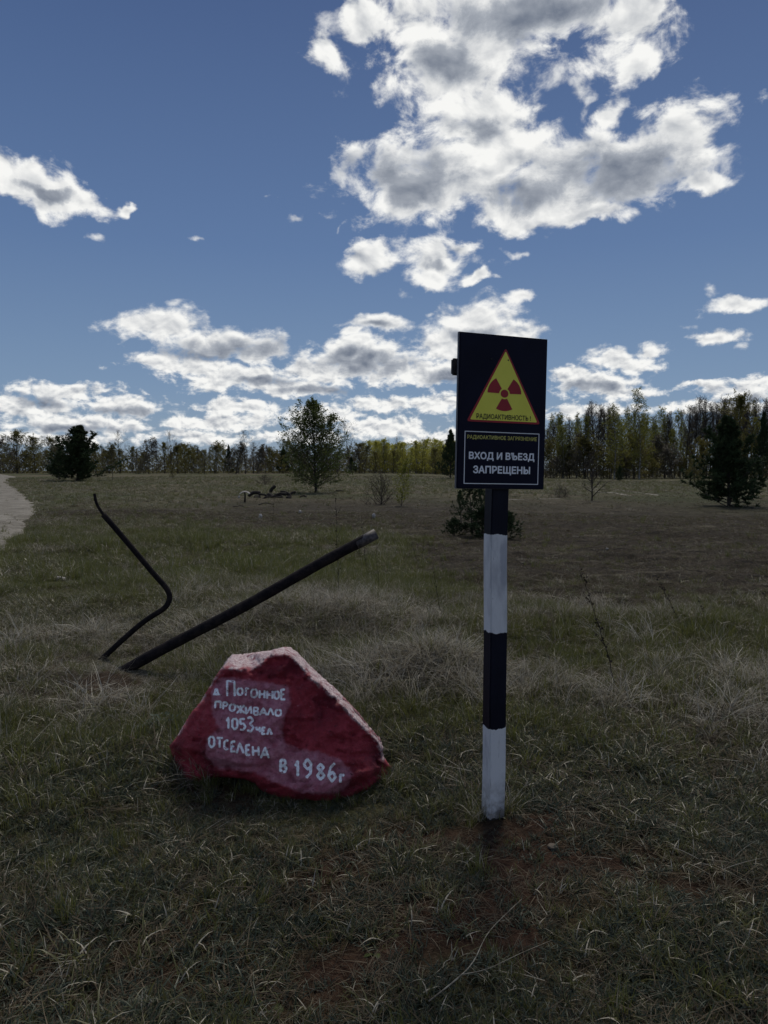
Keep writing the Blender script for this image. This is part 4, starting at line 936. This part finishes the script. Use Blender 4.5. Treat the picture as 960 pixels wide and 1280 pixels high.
weed(213, 690, 209, 655, 'thin dark weed stalk in the meadow between the two pipes', 11, 6, 4, r=.003)
weed(240, 700, 236, 668, 'second thin dark weed stalk in the meadow between the pipes', 12, 4, 3, r=.003)
weed(108, 668, 107, 640, 'thin dead stalk in the meadow left of the bent pipe', 13, 5, 3, r=.004)
weed(340, 660, 343, 618, 'thin brown stalk standing in the meadow below the scrap heap', 14, 6, 4, r=.005)
# pale twig lying in the foreground
g = gp(575, 1232); P_ = bez([gp(536, 1264) + Vector((0, 0, .03)), gp(572, 1243) + Vector((0, 0, .05)), gp(592, 1222) + Vector((0, 0, .05)), gp(612, 1190) + Vector((0, 0, .07)), gp(652, 1156) + Vector((0, 0, .09))], 5)
tw = tube_obj('twig', P_, [.0024 * (1 - .7 * i / (len(P_) - 1)) for i in range(len(P_))], M_STRAWSTEM, org=g, n=6); tag(tw, 'long pale forked dry twig lying in the grass at the bottom', 'twig')
P2 = bez([P_[6], gp(610, 1232) + Vector((0, 0, .05)), gp(650, 1215) + Vector((0, 0, .06)), gp(690, 1190) + Vector((0, 0, .04))], 5)
tube_obj('side_twig', [p - g for p in P2], [.0015 * (1 - .7 * i / (len(P2) - 1)) for i in range(len(P2))], M_STRAWSTEM, tw, n=5)

# ------------------------------------------------------------------ grass: many tufts scattered on the ground
M_GRASS = leafy('grass_green', (.065, .068, .024), (.16, .16, .062), .35, .45, .5)
M_NEAR = leafy('grass_darkened_near', (.028, .040, .026), (.085, .105, .068), .25, .5, .4)  # darker copy of the green grass, foreground shade put into its colour
M_LUSH = leafy('grass_fresh_green', (.075, .088, .020), (.17, .175, .052), .4, .5, .4)
M_STRAW = leafy('grass_straw', (.20, .18, .13), (.54, .50, .41), .25, .6, .4)
M_BROWN = leafy('grass_dead_brown', (.050, .038, .026), (.15, .12, .08), .15, .8, .2)
def tuft(name, seed, n, hmin, hmax, w, spread, lean, droop, mat, mat2=None, f2=0, flat=False):
    rg = random.Random(seed); V = []; F = []; mi = []
    for _ in range(n):
        a = rg.random() * 6.283; rr_ = spread * math.sqrt(rg.random()); p = Vector((math.cos(a) * rr_, math.sin(a) * rr_, -.005 if not flat else rg.uniform(.0, .03)))
        a2 = rg.random() * 6.283; d = Vector((math.cos(a2) * lean * rg.random(), math.sin(a2) * lean * rg.random(), 1)).normalized()
        if flat: d = Vector((math.cos(a2), math.sin(a2), rg.uniform(.05, .35))).normalized()
        side = d.cross(Vector((math.cos(a2), math.sin(a2), 0.01))).normalized(); side = Matrix.Rotation(rg.uniform(-.9, .9), 3, d) @ side
        Ln = rg.uniform(hmin, hmax); ww = w * rg.uniform(.6, 1.2); k = 4; b_ = len(V)
        outd = Vector((math.cos(a2), math.sin(a2), 0)); dr = droop * rg.uniform(.2, 1.3)
        for i in range(k + 1):
            s = i / k; wi = ww * (1 - s ** 1.6) * .5
            if i < k: V += [p - side * wi, p + side * wi]
            else: V.append(p.copy())
            d = (d + outd * dr * .35 + Vector((0, 0, -dr * .5 * s)) + Vector((rg.gauss(0, .05), rg.gauss(0, .05), 0))).normalized(); p = p + d * Ln / k
            if p.z < .004: p.z = .004 + rg.random() * .004
        m_ = 1 if (mat2 is not None and rg.random() < f2) else 0
        for i in range(k - 1): F.append((b_ + 2 * i, b_ + 2 * i + 1, b_ + 2 * i + 3, b_ + 2 * i + 2)); mi.append(m_)
        F.append((b_ + 2 * k - 2, b_ + 2 * k - 1, b_ + 2 * k)); mi.append(m_)
    me = bpy.data.meshes.new(name); me.from_pydata([tuple(v) for v in V], [], F); me.materials.append(mat)
    if mat2: me.materials.append(mat2)
    me.polygons.foreach_set('material_index', np.array(mi, dtype=np.int32)); me.polygons.foreach_set('use_smooth', [True] * len(F)); me.update()
    return me
def weedleaf(name, seed):
    "low rosette of broad leaves"
    rg = random.Random(seed); V = []; F = []
    for k in range(9):
        a = k * 2.4 + rg.random() * .5; l_ = rg.uniform(.03, .065); w = l_ * .32; d = Vector((math.cos(a), math.sin(a), .35)); s_ = Vector((-math.sin(a), math.cos(a), 0)); b_ = len(V)
        for t, ww in ((0, .15), (.35, 1), (.7, .85), (1, .05)): c_ = d * l_ * t + Vector((0, 0, -l_ * .4 * t * t)); V += [c_ - s_ * w * ww, c_ + s_ * w * ww]
        for i in range(3): F.append((b_ + 2 * i, b_ + 2 * i + 1, b_ + 2 * i + 3, b_ + 2 * i + 2))
    me = bpy.data.meshes.new(name); me.from_pydata([tuple(v) for v in V], [], F); me.materials.append(M_DKLEAF); return me
TUFTS = [  # name order decides the index
 tuft('a0', 1, 20, .05, .14, .0075, .05, .8, .7, M_GRASS, M_STRAW, .22), tuft('a1', 2, 20, .06, .17, .0085, .06, .9, .9, M_GRASS, M_STRAW, .18), tuft('a2', 3, 22, .04, .11, .0065, .05, .9, .6, M_GRASS, M_BROWN, .25),   # 0-2 green
 tuft('b0', 4, 34, .12, .30, .0042, .05, .7, 1.0, M_STRAW, M_BROWN, .2), tuft('b1', 5, 34, .15, .38, .0042, .06, 1.0, 1.3, M_STRAW, M_GRASS, .15), tuft('b2', 6, 40, .10, .24, .0040, .07, 1.2, 1.5, M_STRAW, M_BROWN, .3),  # 3-5 straw
 tuft('c0', 7, 34, .08, .26, .0040, .14, 0, .25, M_STRAW, M_BROWN, .45, True), tuft('c1', 8, 34, .06, .2, .0042, .12, 0, .2, M_BROWN, M_STRAW, .10, True),                     # 6-7 lying litter
 tuft('d0', 9, 40, .08, .20, .0052, .07, .35, .45, M_LUSH, M_STRAW, .08), tuft('d1', 10, 36, .07, .16, .0052, .08, .4, .5, M_LUSH, M_GRASS, .3),                             # 8-9 fresh upright
 weedleaf('e0', 11),                                                                                                                                        # 10 rosette
 tuft('f0', 12, 20, .03, .08, .003, .06, .9, .5, M_BROWN, M_STRAW, .2), tuft('f1', 13, 24, .06, .14, .004, .10, 1.0, .7, M_BROWN, M_GRASS, .25),                             # 11-12 dead brown heath
 tuft('g0', 14, 20, .04, .12, .0078, .05, .8, .6, M_NEAR, M_BROWN, .15), tuft('g1', 15, 18, .05, .14, .0085, .06, .95, .8, M_NEAR, M_STRAW, .08),   # 13-14 green of the foreground, its dimness painted in
]
TC = bpy.data.collections.new('tuft_sources')           # not linked to the scene: only instanced
for i, me in enumerate(TUFTS): o_ = bpy.data.objects.new('%02d_tuft' % i, me); TC.objects.link(o_)
def scatter(name, X, Y, idx, sc, mat_label, seed, tilt=.15):
    n = len(X); rr_ = np.random.RandomState(seed)
    me = bpy.data.meshes.new(name); me.vertices.add(n)
    me.vertices.foreach_set('co', np.stack([X, Y, HT(X, Y) - .004], -1).astype(np.float32).ravel())
    a = me.attributes.new('vi', 'INT', 'POINT'); a.data.foreach_set('value', idx.astype(np.int32))
    fattr(me, 'sc', sc)
    a = me.attributes.new('rot', 'FLOAT_VECTOR', 'POINT'); a.data.foreach_set('vector', np.stack([rr_.normal(0, tilt, n), rr_.normal(0, tilt, n), rr_.rand(n) * 6.283], -1).astype(np.float32).ravel())
    ob = link(name, me); ob['kind'] = 'stuff'; ob['label'] = mat_label
    ng = bpy.data.node_groups.new(name, 'GeometryNodeTree')
    ng.interface.new_socket('Geometry', in_out='INPUT', socket_type='NodeSocketGeometry'); ng.interface.new_socket('Geometry', in_out='OUTPUT', socket_type='NodeSocketGeometry')
    gi = ng.nodes.new('NodeGroupInput'); go = ng.nodes.new('NodeGroupOutput'); ip = ng.nodes.new('GeometryNodeInstanceOnPoints'); ci = ng.nodes.new('GeometryNodeCollectionInfo')
    ci.inputs['Collection'].default_value = TC; ci.inputs['Separate Children'].default_value = True; ci.inputs['Reset Children'].default_value = True
    def na(nm, ty): x = ng.nodes.new('GeometryNodeInputNamedAttribute'); x.data_type = ty; x.inputs['Name'].default_value = nm; return x.outputs['Attribute']
    l = ng.links.new; l(gi.outputs[0], ip.inputs['Points']); l(ci.outputs[0], ip.inputs['Instance']); ip.inputs['Pick Instance'].default_value = True
    l(na('vi', 'INT'), ip.inputs['Instance Index']); l(na('rot', 'FLOAT_VECTOR'), ip.inputs['Rotation']); l(na('sc', 'FLOAT'), ip.inputs['Scale']); l(ip.outputs[0], go.inputs[0])
    md = ob.modifiers.new('scatter', 'NODES'); md.node_group = ng
    return ob
def polar(n, r0, r1, seed, half=40):
    q = np.random.RandomState(seed); r = np.sqrt(q.rand(n) * (r1 * r1 - r0 * r0) + r0 * r0); a = np.radians((q.rand(n) * 2 - 1) * half); return r * np.sin(a), r * np.cos(a), q
ROAD = [gp(*p) for p in [(18, 590), (6, 604), (26, 618), (42, 633), (40, 650), (22, 672), (6, 690), (-20, 720)]]
def keep(X, Y, q, bare_k=1.0, soil_k=1.0):
    k = np.ones(len(X), bool)
    k &= ~((np.abs(X - PB.x) < .05) & (np.abs(Y - PB.y) < .05))
    xr = np.interp(Y, [p.y for p in ROAD][::-1], [p.x for p in ROAD][::-1]) + .5 * fb(X, Y, .8, 3, 99); k &= ~((X < xr) & (Y > 6) & (q.rand(len(X)) > .06))
    k &= q.rand(len(X)) > BARE(X, Y) * .8 * bare_k
    k &= ~((np.abs(X + .42) < .52) & (Y > 3.30) & (Y < 3.75) & (Y > 3.3 + .5 * np.abs(X + .42)))
    return k
pb1, pb2 = gp(156, 836), gp(133, 826)
st1_, st2_ = gp(76, 729), gp(94, 735)
CLEAR = [(st1_.x, st1_.y - .25, .4, .8), (st2_.x, st2_.y - .25, .35, .8), (pb1.x + .05, pb1.y - .15, .42, .75), (pb2.x, pb2.y - .12, .3, .7), (PB.x, PB.y - .1, .16, .7), (-.42, 3.18, .3, .6), (-.75, 3.3, .25, .5), (-.12, 3.2, .25, .55)]
def choose(X, Y, q):
    n = len(X); dry, grn, soil, bare = DRYM(X, Y), GREENM(X, Y), SOIL(X, Y), BARE(X, Y); r = np.hypot(X, Y); u = q.rand(n)
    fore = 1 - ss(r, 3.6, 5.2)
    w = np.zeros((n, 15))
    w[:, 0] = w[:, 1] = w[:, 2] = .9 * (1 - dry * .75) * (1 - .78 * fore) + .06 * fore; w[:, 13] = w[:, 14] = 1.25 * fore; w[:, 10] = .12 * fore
    w[:, 3] = w[:, 4] = .02 * (1 - fore) + .55 * dry * (1 - .95 * fore); w[:, 5] = .04 * (1 - fore) + .8 * dry * (1 - .85 * fore); w[:, 6] = (.22 + 1.0 * dry) * (1 - .88 * fore); w[:, 7] = (.35 + .3 * dry) * (1 - .3 * fore) + .8 * bare
    w[:, 8] = w[:, 9] = 1.4 * grn * (1 - .88 * fore) * (1 - dry * .5)
    w *= (1 - .95 * soil)[:, None]; w[:, 11] = w[:, 12] = .1 + 1.2 * soil; w[:, 5] += .16 * soil; w[:, 2] += .2 * soil; w[:, 7] += .5 * soil
    c = np.cumsum(w, 1); c /= c[:, -1:]; return (u[:, None] > c).sum(1).clip(0, 14)
for nm, n, r0, r1, sd, s0_, s1_ in (('grass_near', 22000, 1.3, 4.6, 1, .55, 1.05), ('grass_middle', 36000, 4.6, 11, 2, .65, 1.15), ('grass_meadow', 42000, 11, 32, 3, .9, 1.6), ('grass_far', 34000, 32, 135, 4, 1.5, 2.6)):
    X, Y, q = polar(n, r0, r1, sd); k = keep(X, Y, q); X, Y = X[k], Y[k]
    ix = choose(X, Y, q); s = s0_ + (s1_ - s0_) * q.rand(len(X)) ** 1.5
    hN = .75 + .9 * np.clip(fb(X, Y, 1.2, 3, 55) + .35, 0, 1); s = s * hN
    if r0 < 5: s = np.where(np.isin(ix, [3, 4, 5]), s * .8, s)
    if r0 > 10: s = np.where(np.isin(ix, [3, 4, 5]), s * .6, s)
    s = s * (1 - (.45 - .5 * (q.rand(len(X)) < .08)) * SOIL(X, Y))
    for cx_, cy_, ra_, k_ in CLEAR: s = s * (1 - k_ * np.exp(-(np.hypot(X - cx_, Y - cy_) / ra_) ** 2))
    if r0 < 5: s = s * (.72 + .28 * ss(Y, 2.6, 3.6))
    scatter(nm, X, Y, ix, s, {'grass_near': 'short green and dry grass in the foreground', 'grass_middle': 'matted straw and grass around the pipes', 'grass_meadow': 'low meadow grass', 'grass_far': 'sparse grass of the far field'}[nm], sd)
# clumps of long straw that stand out
cl = [(gp(px, py), w, n, i) for px, py, w, n, i in ((545, 830, .42, 44, 0), (500, 855, .45, 40, 0), (440, 845, .35, 26, 0), (560, 870, .3, 16, 0), (118, 800, .12, 14, 0), (130, 880, .3, 16, 1), (225, 800, .3, 12, 1), (270, 750, .6, 26, 1), (350, 765, .6, 24, 1), (215, 745, .3, 10, 1), (700, 755, .5, 20, 1), (800, 800, .6, 26, 1), (900, 850, .6, 26, 0), (760, 880, .4, 14, 0), (660, 870, .3, 14, 0), (930, 900, .35, 14, 0), (60, 800, .5, 14, 1), (470, 790, .4, 16, 1), (590, 880, .25, 10, 0))]
q = np.random.RandomState(9); X = np.concatenate([c_.x + q.normal(0, w * .6, n) for c_, w, n, i in cl]); Y = np.concatenate([c_.y + q.normal(0, w * .35, n) for c_, w, n, i in cl])
ix = np.concatenate([q.choice([3, 4, 5], n) if i == 0 else q.choice([5, 6, 4], n) for c_, w, n, i in cl]); k = keep(X, Y, q, 0)
scatter('straw_clumps', X[k], Y[k], ix[k], .8 + .6 * q.rand(k.sum()), 'clumps of long bleached straw', 9, .3)
# taller grass and leafy weeds against the boulder and the post
spots_ = [(gp(px, py), .07, n, s) for px, py, n, s in ((235, 985, 8, .7), (265, 975, 8, .8), (288, 978, 10, .8), (312, 988, 7, .6), (345, 1006, 4, .4), (385, 1010, 4, .35), (425, 1008, 4, .35), (455, 1000, 5, .5), (490, 985, 8, .7), (215, 960, 8, .8), (600, 1022, 5, .6), (590, 1010, 8, .8), (635, 1015, 6, .6), (205, 900, 8, 1.0), (228, 890, 6, 1.0))]
X = np.concatenate([c_.x + q.normal(0, w, n) for c_, w, n, s in spots_]); Y = np.concatenate([c_.y + q.normal(0, w * .4, n) for c_, w, n, s in spots_])
scatter('grass_tufts', X, Y, q.choice([0, 1, 8, 9, 3], len(X)), np.concatenate([np.full(n, s) for c_, w, n, s in spots_]) * (.7 + .5 * q.rand(len(X))), 'taller tufts against boulder and post', 10)
# a grey green leafy plant at the boulder's left side
M_WORM = leafy('leaves_grey_green', (.060, .080, .055), (.13, .16, .12), .3)
rg = random.Random(4); V = []; F = []
for k in range(150):
    a = rg.random() * 6.28; rr_ = .16 * math.sqrt(rg.random()); z = rg.uniform(.01, .12) * (1 - rr_ / .2); p = Vector((math.cos(a) * rr_, math.sin(a) * rr_ * .7, z))
    d = Vector((math.cos(a), math.sin(a), rg.uniform(.1, .9))).normalized(); s_ = d.cross(Vector((0, 0, 1))).normalized(); l_ = rg.uniform(.03, .06); w = l_ * .22; b_ = len(V)
    V += [p, p + d * l_ * .5 + s_ * w, p + d * l_ - Vector((0, 0, l_ * .15)), p + d * l_ * .5 - s_ * w]; F.append((b_, b_ + 1, b_ + 2, b_ + 3))
me = bpy.data.meshes.new('leafy_weed'); me.from_pydata([tuple(v) for v in V], [], F); me.materials.append(M_WORM)
tag(link('leafy_weed', me, None, gp(203, 915)), 'grey green leafy weed growing at the left side of the red boulder', 'weed')
